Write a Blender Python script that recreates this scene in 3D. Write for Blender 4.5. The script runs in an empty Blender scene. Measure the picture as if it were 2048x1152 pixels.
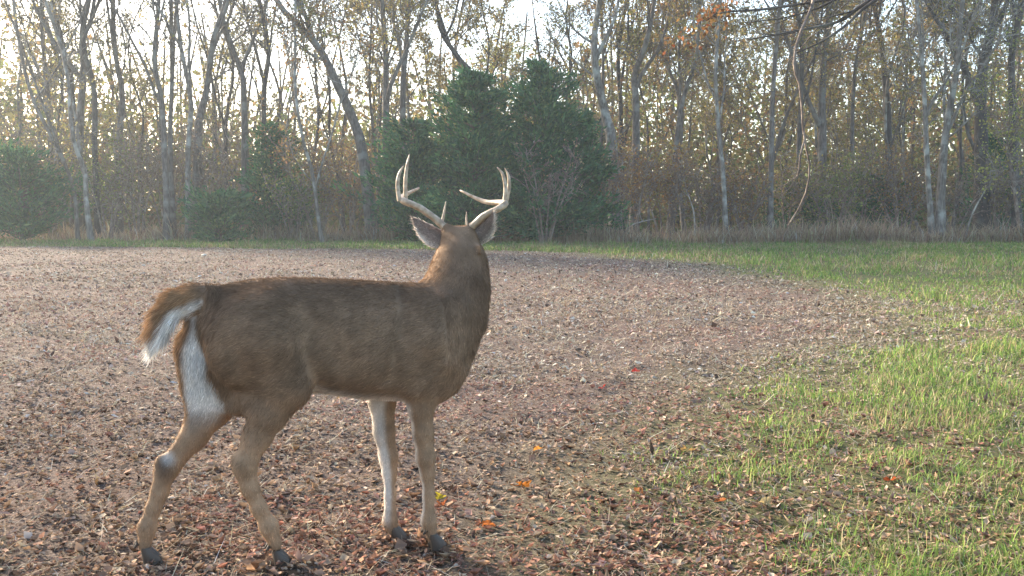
import bpy, math, random
import numpy as np
from mathutils import Vector

# ------------------------------------------------------------------ camera, sky, sun, exposure
sc = bpy.context.scene
CAM_H, FPX = 1.25, 1967.0                       # camera height, focal length in photo pixels (2048 wide)
PITCH = math.atan(156 / FPX)
cam = bpy.data.cameras.new('camera'); camo = bpy.data.objects.new('camera', cam)
sc.collection.objects.link(camo); sc.camera = camo
camo.location = (0, 0, CAM_H); camo.rotation_euler = (math.pi / 2 - PITCH, 0, 0)
cam.sensor_width = 36; cam.lens = FPX / 2048 * 36; cam.clip_start = .05; cam.clip_end = 2000

SUN_AZ, SUN_EL = math.radians(-48), math.radians(22)    # azimuth from the view axis (negative = left)
w = bpy.data.worlds.new('World'); sc.world = w; w.use_nodes = True
nt = w.node_tree; bg = nt.nodes['Background']
sky = nt.nodes.new('ShaderNodeTexSky'); sky.sky_type = 'NISHITA'; sky.sun_disc = False
sky.sun_elevation = SUN_EL; sky.sun_rotation = SUN_AZ
sky.air_density = 1.0; sky.dust_density = 2.0; sky.ozone_density = 1.0
nt.links.new(sky.outputs[0], bg.inputs[0]); bg.inputs[1].default_value = .12
sun = bpy.data.lights.new('sun', 'SUN'); sun.energy = 3.6; sun.angle = math.radians(6); sun.color = (1, .85, .66)
suno = bpy.data.objects.new('sun', sun); sc.collection.objects.link(suno)
sd = Vector((math.sin(SUN_AZ) * math.cos(SUN_EL), math.cos(SUN_AZ) * math.cos(SUN_EL), math.sin(SUN_EL)))
suno.rotation_euler = sd.to_track_quat('Z', 'Y').to_euler()
sc.view_settings.view_transform = 'Standard'; sc.view_settings.look = 'None'
sc.view_settings.exposure = 2.2; sc.view_settings.gamma = 1.0
sc.render.engine = 'CYCLES'; sc.cycles.use_denoising = True
sc.cycles.max_bounces = 6; sc.cycles.diffuse_bounces = 3; sc.cycles.transmission_bounces = 4
sc.cycles.transparent_max_bounces = 6; sc.cycles.volume_bounces = 0; sc.cycles.sample_clamp_indirect = 6

# ------------------------------------------------------------------ helpers
rng = np.random.default_rng(7)
COL = sc.collection
_c, _s = math.cos(PITCH), math.sin(PITCH)
FW, UPV = np.array([0, _c, -_s]), np.array([0, _s, _c])
def ray(px, py): return FW + (px - 1024) / FPX * np.array([1., 0, 0]) + (576 - py) / FPX * UPV
def at(px, py, Y):                              # the place at distance Y that the photo shows at px, py
    d = ray(px, py); return np.array([0, 0, CAM_H]) + d * (Y / d[1])
def onground(px, py):
    d = ray(px, py); return np.array([0, 0, CAM_H]) + d * (-CAM_H / d[2])

def mesh(name, V, F, C=None, N=None, smooth=True):
    V = np.ascontiguousarray(V, np.float32).reshape(-1, 3)
    if not isinstance(F, (list, tuple)): F = [F]
    F = [np.ascontiguousarray(f, np.int32) for f in F if len(f)]
    me = bpy.data.meshes.new(name)
    loops = np.concatenate([f.ravel() for f in F]); tot = np.concatenate([np.full(len(f), f.shape[1], np.int32) for f in F])
    me.vertices.add(len(V)); me.vertices.foreach_set('co', V.ravel())
    me.loops.add(len(loops)); me.loops.foreach_set('vertex_index', loops)
    me.polygons.add(len(tot)); st = np.zeros(len(tot), np.int32); st[1:] = np.cumsum(tot)[:-1]
    me.polygons.foreach_set('loop_start', st); me.polygons.foreach_set('loop_total', tot)
    if smooth: me.polygons.foreach_set('use_smooth', np.ones(len(tot), bool))
    me.update(calc_edges=True)
    if C is not None:
        a = me.color_attributes.new('Col', 'FLOAT_COLOR', 'POINT')
        C = np.asarray(C, np.float32); C4 = np.ones((len(V), 4), np.float32); C4[:, :3] = C; a.data.foreach_set('color', C4.ravel())
    if N is not None:
        a = me.attributes.new('nrm', 'FLOAT_VECTOR', 'POINT'); a.data.foreach_set('vector', np.ascontiguousarray(N, np.float32).ravel())
    return me
def obj(name, me, mat=None, parent=None, loc=None):
    o = bpy.data.objects.new(name, me); COL.objects.link(o)
    if mat is not None and me is not None and not me.materials: me.materials.append(mat)
    if parent is not None: o.parent = parent
    if loc is not None: o.location = loc
    return o
def tag(o, label, cat=None, group=None, kind=None):
    if label: o['label'] = label
    if cat: o['category'] = cat
    if group: o['group'] = group
    if kind: o['kind'] = kind
    return o
def copy_tree(o, parent=None):
    c = o.copy(); COL.objects.link(c); c.parent = parent
    for ch in list(o.children): copy_tree(ch, c)
    return c

_perm = np.random.default_rng(3).random((64, 256))
def _h(ix, iy, seed): return np.random.default_rng(0).random(1)[0] * 0 + _perm[(iy * 7 + seed * 13) % 64, (ix * 31 + iy * 17 + seed * 57) % 256]
def vnoise(x, y, seed=0):
    x = np.asarray(x, float); y = np.asarray(y, float)
    ix, iy = np.floor(x).astype(int), np.floor(y).astype(int); fx, fy = x - ix, y - iy
    fx, fy = fx * fx * (3 - 2 * fx), fy * fy * (3 - 2 * fy)
    return (_h(ix, iy, seed) * (1 - fx) + _h(ix + 1, iy, seed) * fx) * (1 - fy) + (_h(ix, iy + 1, seed) * (1 - fx) + _h(ix + 1, iy + 1, seed) * fx) * fy
def fbm(x, y, seed=0, o=3):
    r, a, t = 0, 1., 0
    for i in range(o): r = r + a * vnoise(np.asarray(x) * 2 ** i, np.asarray(y) * 2 ** i, seed + i); t += a; a *= .5
    return r / t
def smooth_path(P, n, rad=None):                # Catmull-Rom through the points
    P = np.asarray(P, float); k = len(P); Q = np.vstack([2 * P[0] - P[1], P, 2 * P[-1] - P[-2]])
    t = np.linspace(0, k - 1 - 1e-6, n); i = t.astype(int); f = (t - i)[:, None]
    a, b, c, d = Q[i], Q[i + 1], Q[i + 2], Q[i + 3]
    return .5 * (2 * b + (c - a) * f + (2 * a - 5 * b + 4 * c - d) * f ** 2 + (3 * b - a - 3 * c + d) * f ** 3)
class MB:
    def __init__(s): s.V, s.F, s.n, s.C = [], [], 0, []
    def add(s, V, F, C=None):
        V = np.asarray(V, float); s.V.append(V); s.F.append(np.asarray(F) + s.n); s.n += len(V)
        if C is not None: s.C.append(np.broadcast_to(C, (len(V), 3)))
    def tube(s, P, R, k=6, C=None, rough=0):
        P = np.asarray(P, float); R = np.broadcast_to(np.asarray(R, float), (len(P),)); n = len(P)
        T = np.gradient(P, axis=0); T /= np.linalg.norm(T, axis=1)[:, None] + 1e-9
        ref = np.array([1., 0, 0]) if abs(T[:, 0]).mean() < .7 else np.array([0, 0, 1.])
        A = np.cross(T, ref); A /= np.linalg.norm(A, axis=1)[:, None] + 1e-9; B = np.cross(T, A)
        an = np.arange(k) / k * 2 * math.pi
        rr = R[:, None, None] * (1 + (rough * rng.normal(size=(n, k, 1)) if rough else 0))
        V = P[:, None] + rr * (A[:, None] * np.cos(an)[None, :, None] + B[:, None] * np.sin(an)[None, :, None])
        i = np.arange(n - 1)[:, None] * k; j = np.arange(k)[None]; j2 = (j + 1) % k
        F = np.stack([i + j, i + j2, i + k + j2, i + k + j], -1).reshape(-1, 4)
        V = np.vstack([V.reshape(-1, 3), P[-1:] + T[-1:] * R[-1]])
        e = (n - 1) * k; cap = np.array([[e + q, e + (q + 1) % k, n * k, n * k] for q in range(k)])
        s.add(V, F, C); b = s.n - len(V); s.capt = getattr(s, 'capt', []); s.capt.append(cap[:, :3] + b)
    def mesh(s, name, smooth=True):
        F = [np.concatenate(s.F)] if s.F else []
        if getattr(s, 'capt', None): F.append(np.concatenate(s.capt))
        return mesh(name, np.concatenate(s.V), F, np.concatenate(s.C) if s.C else None, smooth=smooth)
def rand_frames(n, flat=0., g=None):            # n random orthonormal pairs; flat -> 1 keeps them near horizontal
    g = g or rng
    N = g.normal(size=(n, 3)); N[:, :2] *= (1 - flat); N[:, 2] = np.abs(N[:, 2]) + flat
    N /= np.linalg.norm(N, axis=1)[:, None]
    A = np.cross(N, g.normal(size=(n, 3))); A /= np.linalg.norm(A, axis=1)[:, None]
    return A, np.cross(N, A), N
def leaf_quads(P, size, C, aspect=.6, g=None, flat=0.):
    n = len(P); A, B, _ = rand_frames(n, flat, g); size = np.broadcast_to(size, (n,))[:, None]
    V = np.stack([P - A * size * .5, P + B * size * aspect * .5, P + A * size * .5, P - B * size * aspect * .5], 1).reshape(-1, 3)
    return V, np.arange(4 * n).reshape(-1, 4), np.repeat(C, 4, axis=0)
def palette(n, cols, wts, var=.18, g=None):
    g = g or rng; cols = np.array(cols, float); wts = np.array(wts, float)
    C = cols[g.choice(len(cols), n, p=wts / wts.sum())] * np.exp(g.normal(0, var, (n, 1))) * np.exp(g.normal(0, .035, (n, 3)))
    return np.clip(C, .003, .5)

# ------------------------------------------------------------------ materials
def nm(name):
    m = bpy.data.materials.new(name); m.use_nodes = True; t = m.node_tree
    return m, t, t.nodes['Principled BSDF'], t.nodes['Material Output']
def leafmat(name, transl=.4, rough=.6, nattr=False):
    m, t, p, out = nm(name); N, L = t.nodes, t.links; N.remove(p)
    a = N.new('ShaderNodeAttribute'); a.attribute_name = 'Col'
    d = N.new('ShaderNodeBsdfDiffuse'); tr = N.new('ShaderNodeBsdfTranslucent'); mx = N.new('ShaderNodeMixShader')
    mx.inputs[0].default_value = transl
    L.new(a.outputs['Color'], d.inputs[0]); L.new(a.outputs['Color'], tr.inputs[0])
    L.new(d.outputs[0], mx.inputs[1]); L.new(tr.outputs[0], mx.inputs[2]); L.new(mx.outputs[0], out.inputs[0])
    if nattr:
        b = N.new('ShaderNodeAttribute'); b.attribute_name = 'nrm'; L.new(b.outputs['Vector'], d.inputs['Normal'])
    return m
M_leaf = leafmat('autumn_leaf', .4); M_needle = leafmat('cedar_foliage', .2); M_grass = leafmat('grass_blade', .5)
M_litter = leafmat('leaf_litter', .12); M_weed = leafmat('dry_weed', .3)
def barkmat(name, c1, c2, c3, scale=1.):
    m, t, p, out = nm(name); N, L = t.nodes, t.links
    tc = N.new('ShaderNodeTexCoord'); mp = N.new('ShaderNodeMapping'); mp.inputs['Scale'].default_value = (6 * scale, 6 * scale, 1.3 * scale)
    n1 = N.new('ShaderNodeTexNoise'); n1.inputs['Scale'].default_value = 3; n1.inputs['Detail'].default_value = 6
    n2 = N.new('ShaderNodeTexNoise'); n2.inputs['Scale'].default_value = 2.2 * scale; n2.inputs['Detail'].default_value = 4
    r1 = N.new('ShaderNodeValToRGB'); r1.color_ramp.elements[0].position = .35; r1.color_ramp.elements[1].position = .68
    r1.color_ramp.elements[0].color = (*c1, 1); r1.color_ramp.elements[1].color = (*c2, 1)
    r2 = N.new('ShaderNodeValToRGB'); r2.color_ramp.elements[0].position = .5; r2.color_ramp.elements[1].position = .64
    mx = N.new('ShaderNodeMix'); mx.data_type = 'RGBA'; mx.inputs['B'].default_value = (*c3, 1)
    bp = N.new('ShaderNodeBump'); bp.inputs['Strength'].default_value = .8; bp.inputs['Distance'].default_value = .03
    L.new(tc.outputs['Object'], mp.inputs[0]); L.new(mp.outputs[0], n1.inputs[0]); L.new(tc.outputs['Object'], n2.inputs[0])
    L.new(n1.outputs[0], r1.inputs[0]); L.new(n2.outputs[0], r2.inputs[0]); L.new(r2.outputs[0], mx.inputs['Factor'])
    L.new(r1.outputs[0], mx.inputs['A']); L.new(mx.outputs['Result'], p.inputs['Base Color'])
    L.new(n1.outputs[0], bp.inputs['Height']); L.new(bp.outputs[0], p.inputs['Normal']); p.inputs['Roughness'].default_value = .9
    return m
M_bark = barkmat('grey_bark', (.075, .06, .05), (.17, .145, .125), (.21, .205, .18))
M_bark_pale = barkmat('pale_lichen_bark', (.10, .085, .07), (.23, .205, .175), (.34, .34, .30))
M_bark_dark = barkmat('dark_bark', (.04, .033, .03), (.09, .073, .062), (.12, .115, .10))
M_twig = barkmat('brown_twig', (.12, .085, .065), (.26, .20, .16), (.3, .27, .23), 2)

# ------------------------------------------------------------------ ground
FY = [0, 3.0, 3.6, 4.5, 5.6, 7.4, 9.5, 12.3, 16, 19.7, 23, 26, 28.5, 30.8, 32.5, 34.3, 36]
FX = [.25, .3, .45, .7, .95, 1.7, 3.4, 4.55, 4.8, 4.6, 4.0, 3.0, 1.6, -.4, -6, -19, -60]
def field_sd(x, y):                              # metres inside (+) or outside (-) the edge of the bare field
    e = np.interp(y, FY, FX) + (fbm(x * .9, y * .9, 11) - .5) * 1.0 * np.clip(y / 9, .5, 1.1)
    return np.where(y > 30, np.minimum(e - x, (36 - y) * 2.0), e - x)
def hgt(x, y):
    d = np.hypot(x, y)
    a = (fbm(x * 1.6, y * 1.6, 21) - .5) * .05 + (fbm(x * 6.5, y * 6.5, 23, 2) - .5) * .035 * np.clip((40 - d) / 15, 0, 1) + (fbm(x * .25, y * .25, 31) - .5) * .10 * np.clip((d - 6) / 10, 0, 1)
    return a * np.clip((90 - d) / 40, 0, 1) - .012
def axis(lo, hi, c, fine, n):
    t = np.linspace(-1, 1, n); s = np.sinh(t * 5.2) / math.sinh(5.2); 
    return np.where(s < 0, c + s * (c - lo), c + s * (hi - c)) + t * 0
gx = axis(-250, 250, 0, 0, 300); gy = axis(-250, 250, 5, 0, 300)
X, Y = np.meshgrid(gx, gy, indexing='ij'); Z = hgt(X, Y)
n1, n2 = X.shape; idx = np.arange(n1 * n2).reshape(n1, n2)
F = np.stack([idx[:-1, :-1], idx[1:, :-1], idx[1:, 1:], idx[:-1, 1:]], -1).reshape(-1, 4)
fmask = np.clip(field_sd(X, Y) / 1.3 + .35, 0, 1)
wood = np.clip((Y - 37.5) / 2, 0, 1)
Cg = np.stack([fmask, wood, 0 * wood], -1).reshape(-1, 3)
m, t, p, out = nm('field_soil_and_turf'); N, L = t.nodes, t.links
a = N.new('ShaderNodeAttribute'); a.attribute_name = 'Col'; sp = N.new('ShaderNodeSeparateColor'); L.new(a.outputs['Color'], sp.inputs[0])
tc = N.new('ShaderNodeTexCoord')
def noise(sc_, det=5, rough=.6):
    n = N.new('ShaderNodeTexNoise'); n.inputs['Scale'].default_value = sc_; n.inputs['Detail'].default_value = det; n.inputs['Roughness'].default_value = rough
    L.new(tc.outputs['Object'], n.inputs[0]); return n
def ramp(src, stops):
    r = N.new('ShaderNodeValToRGB'); e = r.color_ramp.elements
    while len(e) < len(stops): e.new(.5)
    for q, (pos, c) in zip(e, stops): q.position = pos; q.color = (*c, 1)
    L.new(src.outputs[0], r.inputs[0]); return r
def mixc(f, a_, b_):
    mx = N.new('ShaderNodeMix'); mx.data_type = 'RGBA'; L.new(f, mx.inputs['Factor']); L.new(a_, mx.inputs['A']); L.new(b_, mx.inputs['B']); return mx.outputs['Result']
big = noise(.55, 3); fine = noise(42, 7, .82); mid = noise(5, 4)
soil = ramp(fine, [(.36, (.035, .024, .018)), (.48, (.10, .072, .056)), (.62, (.28, .22, .175))])
soil2 = ramp(fine, [(.36, (.04, .024, .018)), (.48, (.11, .07, .055)), (.62, (.25, .18, .145))])
br = ramp(big, [(.42, (0, 0, 0)), (.6, (1, 1, 1))])
turf = ramp(fine, [(.3, (.045, .045, .018)), (.5, (.12, .12, .045)), (.7, (.23, .215, .09))])
duff = ramp(mid, [(.3, (.035, .026, .02)), (.7, (.10, .075, .055))])
c = mixc(br.outputs[0], soil.outputs[0], soil2.outputs[0])
c = mixc(sp.outputs[0], turf.outputs[0], c); c = mixc(sp.outputs[1], c, duff.outputs[0])
L.new(c, p.inputs['Base Color']); p.inputs['Roughness'].default_value = .95; p.inputs['Specular IOR Level'].default_value = .2
bp = N.new('ShaderNodeBump'); bp.inputs['Strength'].default_value = 1; bp.inputs['Distance'].default_value = .03
L.new(fine.outputs[0], bp.inputs['Height']); L.new(bp.outputs[0], p.inputs['Normal'])
g_ = obj('ground', mesh('ground', np.stack([X, Y, Z], -1).reshape(-1, 3), F, Cg), m); tag(g_, None, kind='structure')

# ------------------------------------------------------------------ the deer
A_ = math.radians(21); ca, sa = math.cos(A_), math.sin(A_); O2 = np.array([-1.05, 3.39])
def l2w(P):                                      # body frame (forward, left, up) -> world
    P = np.asarray(P, float); return np.stack([O2[0] + P[..., 0] * ca - P[..., 1] * sa, O2[1] + P[..., 0] * sa + P[..., 1] * ca, P[..., 2]], -1)
def w2l(P):
    P = np.asarray(P, float); x, y = P[..., 0] - O2[0], P[..., 1] - O2[1]
    return np.stack([x * ca + y * sa, -x * sa + y * ca, P[..., 2]], -1)
def J(px, py, l):                                # body-frame point seen at px, py, lying l metres left of the spine plane
    d = ray(px, py); n = np.array([-sa, ca]); t_ = (l - (np.zeros(2) - O2) @ n) / (d[:2] @ n)
    return w2l(np.array([0, 0, CAM_H]) + t_ * d)
G0 = np.array([-.42, -.34, -.03]); G1 = np.array([1.16, .56, 1.28]); VX = .0075
dim = np.ceil((G1 - G0) / VX).astype(int)
ax = [G0[i] + np.arange(dim[i]) * VX for i in range(3)]
SD = np.full(dim, 9., np.float32)
def blend(P0, P1, fn, k, pad=.09):
    lo = np.clip(((np.minimum(P0, P1) - pad - G0) / VX).astype(int), 0, dim); hi = np.clip(((np.maximum(P0, P1) + pad - G0) / VX).astype(int) + 1, 0, dim)
    sl = tuple(slice(lo[i], hi[i]) for i in range(3))
    x, y, z = np.meshgrid(*[ax[i][lo[i]:hi[i]].astype(np.float32) for i in range(3)], indexing='ij')
    d = fn(x, y, z).astype(np.float32); o = SD[sl]; h = np.clip(.5 + .5 * (o - d) / k, 0, 1)
    SD[sl] = np.where(o > 5, d, o + (d - o) * h - k * h * (1 - h))
def cone(a, b, ra, rb, k=.02):
    a, b = np.asarray(a, float), np.asarray(b, float); ab = b - a; L2 = float(ab @ ab) + 1e-9; r = max(ra, rb)
    def fn(x, y, z):
        h = np.clip(((x - a[0]) * ab[0] + (y - a[1]) * ab[1] + (z - a[2]) * ab[2]) / L2, 0, 1)
        return np.sqrt((x - a[0] - h * ab[0]) ** 2 + (y - a[1] - h * ab[1]) ** 2 + (z - a[2] - h * ab[2]) ** 2) - (ra + (rb - ra) * h)
    blend(np.minimum(a, b) - r, np.maximum(a, b) + r, fn, k)
def chain(P, R, k=.02):
    for i in range(len(P) - 1): cone(P[i], P[i + 1], R[i], R[i + 1], k)
def ell(c, r, k=.03, pitch=0., yaw=0.):          # ellipsoid, long axis tilted by pitch in the (forward, up) plane
    c = np.asarray(c, float); cp, sp_ = math.cos(pitch), math.sin(pitch); cy, sy = math.cos(yaw), math.sin(yaw)
    def fn(x, y, z):
        x, y, z = x - c[0], y - c[1], z - c[2]; x, y = x * cy + y * sy, -x * sy + y * cy
        u = x * cp + z * sp_; v = -x * sp_ + z * cp
        q = np.sqrt((u / r[0]) ** 2 + (y / r[1]) ** 2 + (v / r[2]) ** 2); g = np.sqrt((u / r[0] ** 2) ** 2 + (y / r[1] ** 2) ** 2 + (v / r[2] ** 2) ** 2) + 1e-6
        return q * (q - 1) / g
    m_ = max(r); blend(c - m_, c + m_, fn, k)
# trunk: stations along the spine (s, z top, z bottom, half width)
ST = np.array([[-.03, .91, .80, .03], [0, .962, .72, .08], [.06, .992, .63, .13], [.15, 1.006, .60, .175], [.25, 1.010, .60, .185], [.38, 1.004, .592, .195],
               [.52, .994, .560, .205], [.68, .980, .540, .195], [.78, .978, .538, .175], [.86, .975, .560, .155], [.92, .955, .64, .12], [.962, .93, .74, .08], [.982, .87, .80, .03]])
def torso(x, y, z):
    t_ = np.interp(x, ST[:, 0], ST[:, 1]); b_ = np.interp(x, ST[:, 0], ST[:, 2]); w_ = np.interp(x, ST[:, 0], ST[:, 3])
    cz, hz = (t_ + b_) / 2, (t_ - b_) / 2; v = (z - cz) / hz
    w2 = w_ * (1 - .14 * v)                      # a little narrower along the spine than at the belly
    q = np.sqrt((y / w2) ** 2 + v ** 2); d = (q - 1) * np.minimum(w2, hz)
    return np.maximum(d, np.maximum(ST[0, 0] - x, x - ST[-1, 0]) * .8)
blend(np.array([-.06, -.22, .5]), np.array([1.02, .22, 1.03]), torso, .03)
# smooth the stations a touch by overlaying muscle masses
for sgn in (-1, 1):
    ell((.150 if sgn < 0 else .125, sgn * .10, .80), (.172 if sgn < 0 else .185, .10, .16), .05, .5)          # haunch
    ell((.80, sgn * .115, .74), (.21, .075, .125), .06, 1.25)         # shoulder
# neck (turned away to the left), head
nb = [J(880, 675, 0.0), J(900, 630, .01), J(915, 575, .035), J(920, 525, .075), J(921, 492, .115)]
chain(nb, [.135, .126, .112, .092, .066], .05)
hd = w2l(at(921, 489, 3.83)); hdir_w = np.array([-.40, 1, -.26]); hdir_w /= np.linalg.norm(hdir_w)
hdir = np.array([hdir_w[0] * ca + hdir_w[1] * sa, -hdir_w[0] * sa + hdir_w[1] * ca, hdir_w[2]])
hside = np.cross(hdir, [0, 0, 1.]); hside /= np.linalg.norm(hside); hup = np.cross(hside, hdir)   # hside = the deer's right
chain([hd, hd + hdir * .08 - hup * .012, hd + hdir * .15 - hup * .03, hd + hdir * .24 - hup * .05], [.060, .062, .050, .036], .03)
for sg in (-1, 1): cone(hd + hside * .02 * sg + hup * .035, hd + hside * .044 * sg + hup * .030 + hdir * .005, .032, .026, .025)   # ear roots widen the crown
chain([hd + hdir * .03 - hup * .06, hd + hdir * .12 - hup * .065, hd + hdir * .2 - hup * .062], [.05, .042, .028], .03)
for sg in (-1, 1): cone(hd + hdir * .02 + hside * .035 * sg + hup * .045, hd + hdir * .01 + hside * .05 * sg + hup * .07, .024, .019, .02)   # pedicles
# legs (knee, hock, fetlock where the photo shows them)
RH = [J(545, 690, -.115), J(566, 765, -.12), J(538, 822, -.115), J(515, 872, -.105), J(489, 930, -.10), J(500, 975, -.098), J(518, 1016, -.094), J(538, 1053, -.088), J(551, 1088, -.082)]
chain(RH, [.13, .098, .066, .046, .037, .027, .0235, .0285, .024], .03)
cone(J(474, 916, -.10), J(492, 960, -.10), .017, .018, .02)           # point of the hock
LH = [J(402, 700, .11), J(418, 770, .10), J(425, 815, .10), J(388, 872, .105), J(335, 936, .108), J(319, 985, .11), J(307, 1016, .112), J(294, 1055, .113), J(289, 1090, .113)]
chain(LH, [.085, .082, .066, .045, .036, .026, .0225, .028, .023], .03)
cone(J(322, 920, .108), J(318, 965, .108), .017, .017, .02)
cone(J(392, 690, .10), J(395, 840, .10), .055, .032, .04)
RF = [J(848, 690, -.115), J(843, 760, -.11), J(842, 812, -.105), J(846, 865, -.104), J(851, 915, -.104), J(855, 945, -.104), J(857, 990, -.106), J(857, 1043, -.108), J(863, 1070, -.11)]
chain(RF, [.10, .066, .046, .036, .0335, .025, .0195, .0265, .021], .022)
LF = [J(772, 740, .085), J(764, 800, .07), J(768, 865, .06), J(777, 915, .05), J(779, 945, .045), J(780, 990, .035), J(780, 1043, .025), J(787, 1064, .02)]
chain(LF, [.075, .050, .038, .033, .025, .0195, .0265, .021], .022)
cone(J(398, 632, .05), J(402, 730, .07), .045, .06, .04); cone(J(440, 740, .03), J(455, 800, .03), .06, .045, .05); cone(J(505, 800, -.06), J(480, 815, -.02), .055, .03, .04)
# tail
TLp = [J(420, 590, .0), J(385, 594, .015), J(350, 606, .03), J(328, 635, .04), J(316, 665, .045), J(308, 690, .045)]
chain(TLp, [.038, .041, .042, .040, .033, .016], .025)

# polygonise (surface nets)
ins = SD < 0
cs = [(i, j, k) for i in (0, 1) for j in (0, 1) for k in (0, 1)]
cnt = sum(ins[i:dim[0] - 1 + i, j:dim[1] - 1 + j, k:dim[2] - 1 + k].astype(np.int8) for i, j, k in cs)
act = np.argwhere((cnt > 0) & (cnt < 8)); vid = np.full(dim - 1, -1, np.int32); vid[tuple(act.T)] = np.arange(len(act))
num = np.zeros((len(act), 3)); den = np.zeros(len(act))
val = {c_: SD[act[:, 0] + c_[0], act[:, 1] + c_[1], act[:, 2] + c_[2]] for c_ in cs}
for c_ in cs:
    for d_ in range(3):
        if c_[d_] == 0:
            e_ = list(c_); e_[d_] = 1; e_ = tuple(e_); v0, v1 = val[c_], val[e_]; x_ = (v0 < 0) != (v1 < 0)
            f_ = np.where(x_, v0 / np.where(x_, v0 - v1, 1), 0); q_ = np.tile(np.array(c_, float), (len(act), 1)); q_[:, d_] = f_
            num += q_ * x_[:, None]; den += x_
BV = G0 + (act + num / den[:, None]) * VX
BF = []
for d_ in range(3):
    u_, v_ = (d_ + 1) % 3, (d_ + 2) % 3
    s0 = [slice(1, None)] * 3; s0[d_] = slice(0, dim[d_] - 1); s1 = list(s0); s1[d_] = slice(1, dim[d_])
    a0, a1 = ins[tuple(s0)], ins[tuple(s1)]; E_ = np.argwhere(a0 != a1); off = np.array([1, 1, 1]); off[d_] = 0; E_ = E_ + off
    fl = ins[tuple(E_.T)]
    def vv(du, dv): q_ = E_.copy(); q_[:, u_] -= du; q_[:, v_] -= dv; q_ = np.minimum(q_, dim - 2); return vid[tuple(q_.T)]
    Q_ = np.stack([vv(1, 1), vv(0, 1), vv(0, 0), vv(1, 0)], -1); Q_[~fl] = Q_[~fl][:, ::-1]; BF.append(Q_[(Q_ >= 0).all(1)])
BF = np.concatenate(BF)
# keep the piece the deer is made of smooth: three Laplacian passes
e0 = BF.ravel(); e1 = np.roll(BF, -1, 1).ravel()
def lap(V, k):
    for _ in range(k):
        acc = np.zeros_like(V); n_ = np.zeros(len(V)); 
        for i in range(3): acc[:, i] = np.bincount(e0, V[e1, i], len(V)) + np.bincount(e1, V[e0, i], len(V))
        n_ = np.bincount(e0, minlength=len(V)) + np.bincount(e1, minlength=len(V)); V = V + .5 * (acc / np.maximum(n_, 1)[:, None] - V)
    return V
BV = lap(BV, 3)
# bone and muscle under the coat: grooves and swellings in the body frame (s, z), the same on both flanks
def relief(V):
    s, l, z = V.T; d = np.zeros(len(V)); on = (np.abs(l) > .05) & (z > .5)
    def line(a, b, wd, am):
        a, b = np.array(a), np.array(b); ab = b - a; p = np.column_stack([s, z]); h = np.clip((p - a) @ ab / (ab @ ab), 0, 1); q = np.linalg.norm(p - a - h[:, None] * ab, axis=1); return am * np.exp(-(q / wd) ** 2)
    d += line((.66, .95), (.60, .66), .028, -.013) + line((.73, .92), (.80, .72), .05, .012) + line((.80, .70), (.70, .60), .03, .008) + line((.86, .93), (.90, .70), .03, -.012)
    d += line((.36, .60), (.27, .82), .035, -.010) + line((.25, .93), (.20, .96), .04, .010) + line((.05, .80), (.16, .60), .03, -.006) + line((.33, .84), (.42, .74), .06, -.012)
    d += line((.22, .80), (.28, .66), .06, .010)
    rib = (s > .36) & (s < .64) & (z > .60) & (z < .92); d += np.where(rib, .0007 * np.sin((s + .25 * (z - .75)) * 2 * math.pi / .052) * np.sin((z - .60) / .32 * math.pi), 0)
    return d * on
_n = np.cross(BV[BF[:, 2]] - BV[BF[:, 0]], BV[BF[:, 3]] - BV[BF[:, 1]]); _r = np.zeros_like(BV)
for _j in range(4):
    for _i in range(3): _r[:, _i] += np.bincount(BF[:, _j], _n[:, _i], len(BV))
_r /= np.linalg.norm(_r, axis=1)[:, None] + 1e-9; BV = BV + _r * relief(BV)[:, None]
# ears: cupped leaf shapes, grown onto the head and kept in the same mesh
def ear(base, tip, face, wid, seed):             # base, tip in the body frame; face = the way the hollow looks
    base, tip, face = map(np.asarray, (base, tip, face)); ax_ = tip - base; L_ = np.linalg.norm(ax_); ax_ = ax_ / L_
    sd_ = np.cross(ax_, face); sd_ /= np.linalg.norm(sd_); fc = np.cross(sd_, ax_)
    nu, nv = 15, 11; u = np.linspace(0, 1, nu)[:, None]; v = np.linspace(-1, 1, nv)[None]
    wv = wid * (.42 + .58 * np.sin(np.clip(u * 1.25 + .12, 0, 1.0) * math.pi * .5)) * np.clip(1 - u, 0, 1) ** .72 * 1.25
    P = base + ax_ * (u * L_)[..., None] + sd_ * (v * wv)[..., None] + fc * ((v ** 2) * wv * .75 * (1 - .5 * u) + .015 * np.sin(u * 3))[..., None]
    B_ = P - fc * .006
    i_ = np.arange(nu * nv).reshape(nu, nv); q = np.stack([i_[:-1, :-1], i_[1:, :-1], i_[1:, 1:], i_[:-1, 1:]], -1).reshape(-1, 4)
    n_ = nu * nv; bd = np.concatenate([i_[:, 0], i_[-1, 1:], i_[::-1, -1][1:]]); r_ = np.stack([bd[:-1], bd[1:], bd[1:] + n_, bd[:-1] + n_], -1)
    return np.vstack([P.reshape(-1, 3), B_.reshape(-1, 3)]), np.vstack([q, q[:, ::-1] + n_, r_]), n_
earB = []
e1b = hd - hside * .046 + hup * .026 + hdir * .012; e1t = w2l(at(824, 436, 3.87))
e2b = hd + hside * .048 + hup * .026 + hdir * .012; e2t = w2l(at(988, 424, 3.80))
EV, EF, ECi = [], [], []
for b_, t_, f_, w_ in ((e1b, e1t, hdir * 1.0 - hup * .25 - hside * .1, .058), (e2b, e2t, hdir * .75 - hup * .1 + hside * .8, .056)):
    v_, q_, n_ = ear(b_, t_, f_, w_, 0); EV.append(v_); EF.append(q_); ECi.append(n_)
nb0 = len(BV); offE = nb0; AV, AF = [BV], [BF]; ear_in = np.zeros(nb0, bool); ear_id = np.zeros(nb0, bool); ear_edge = np.zeros(nb0)
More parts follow.
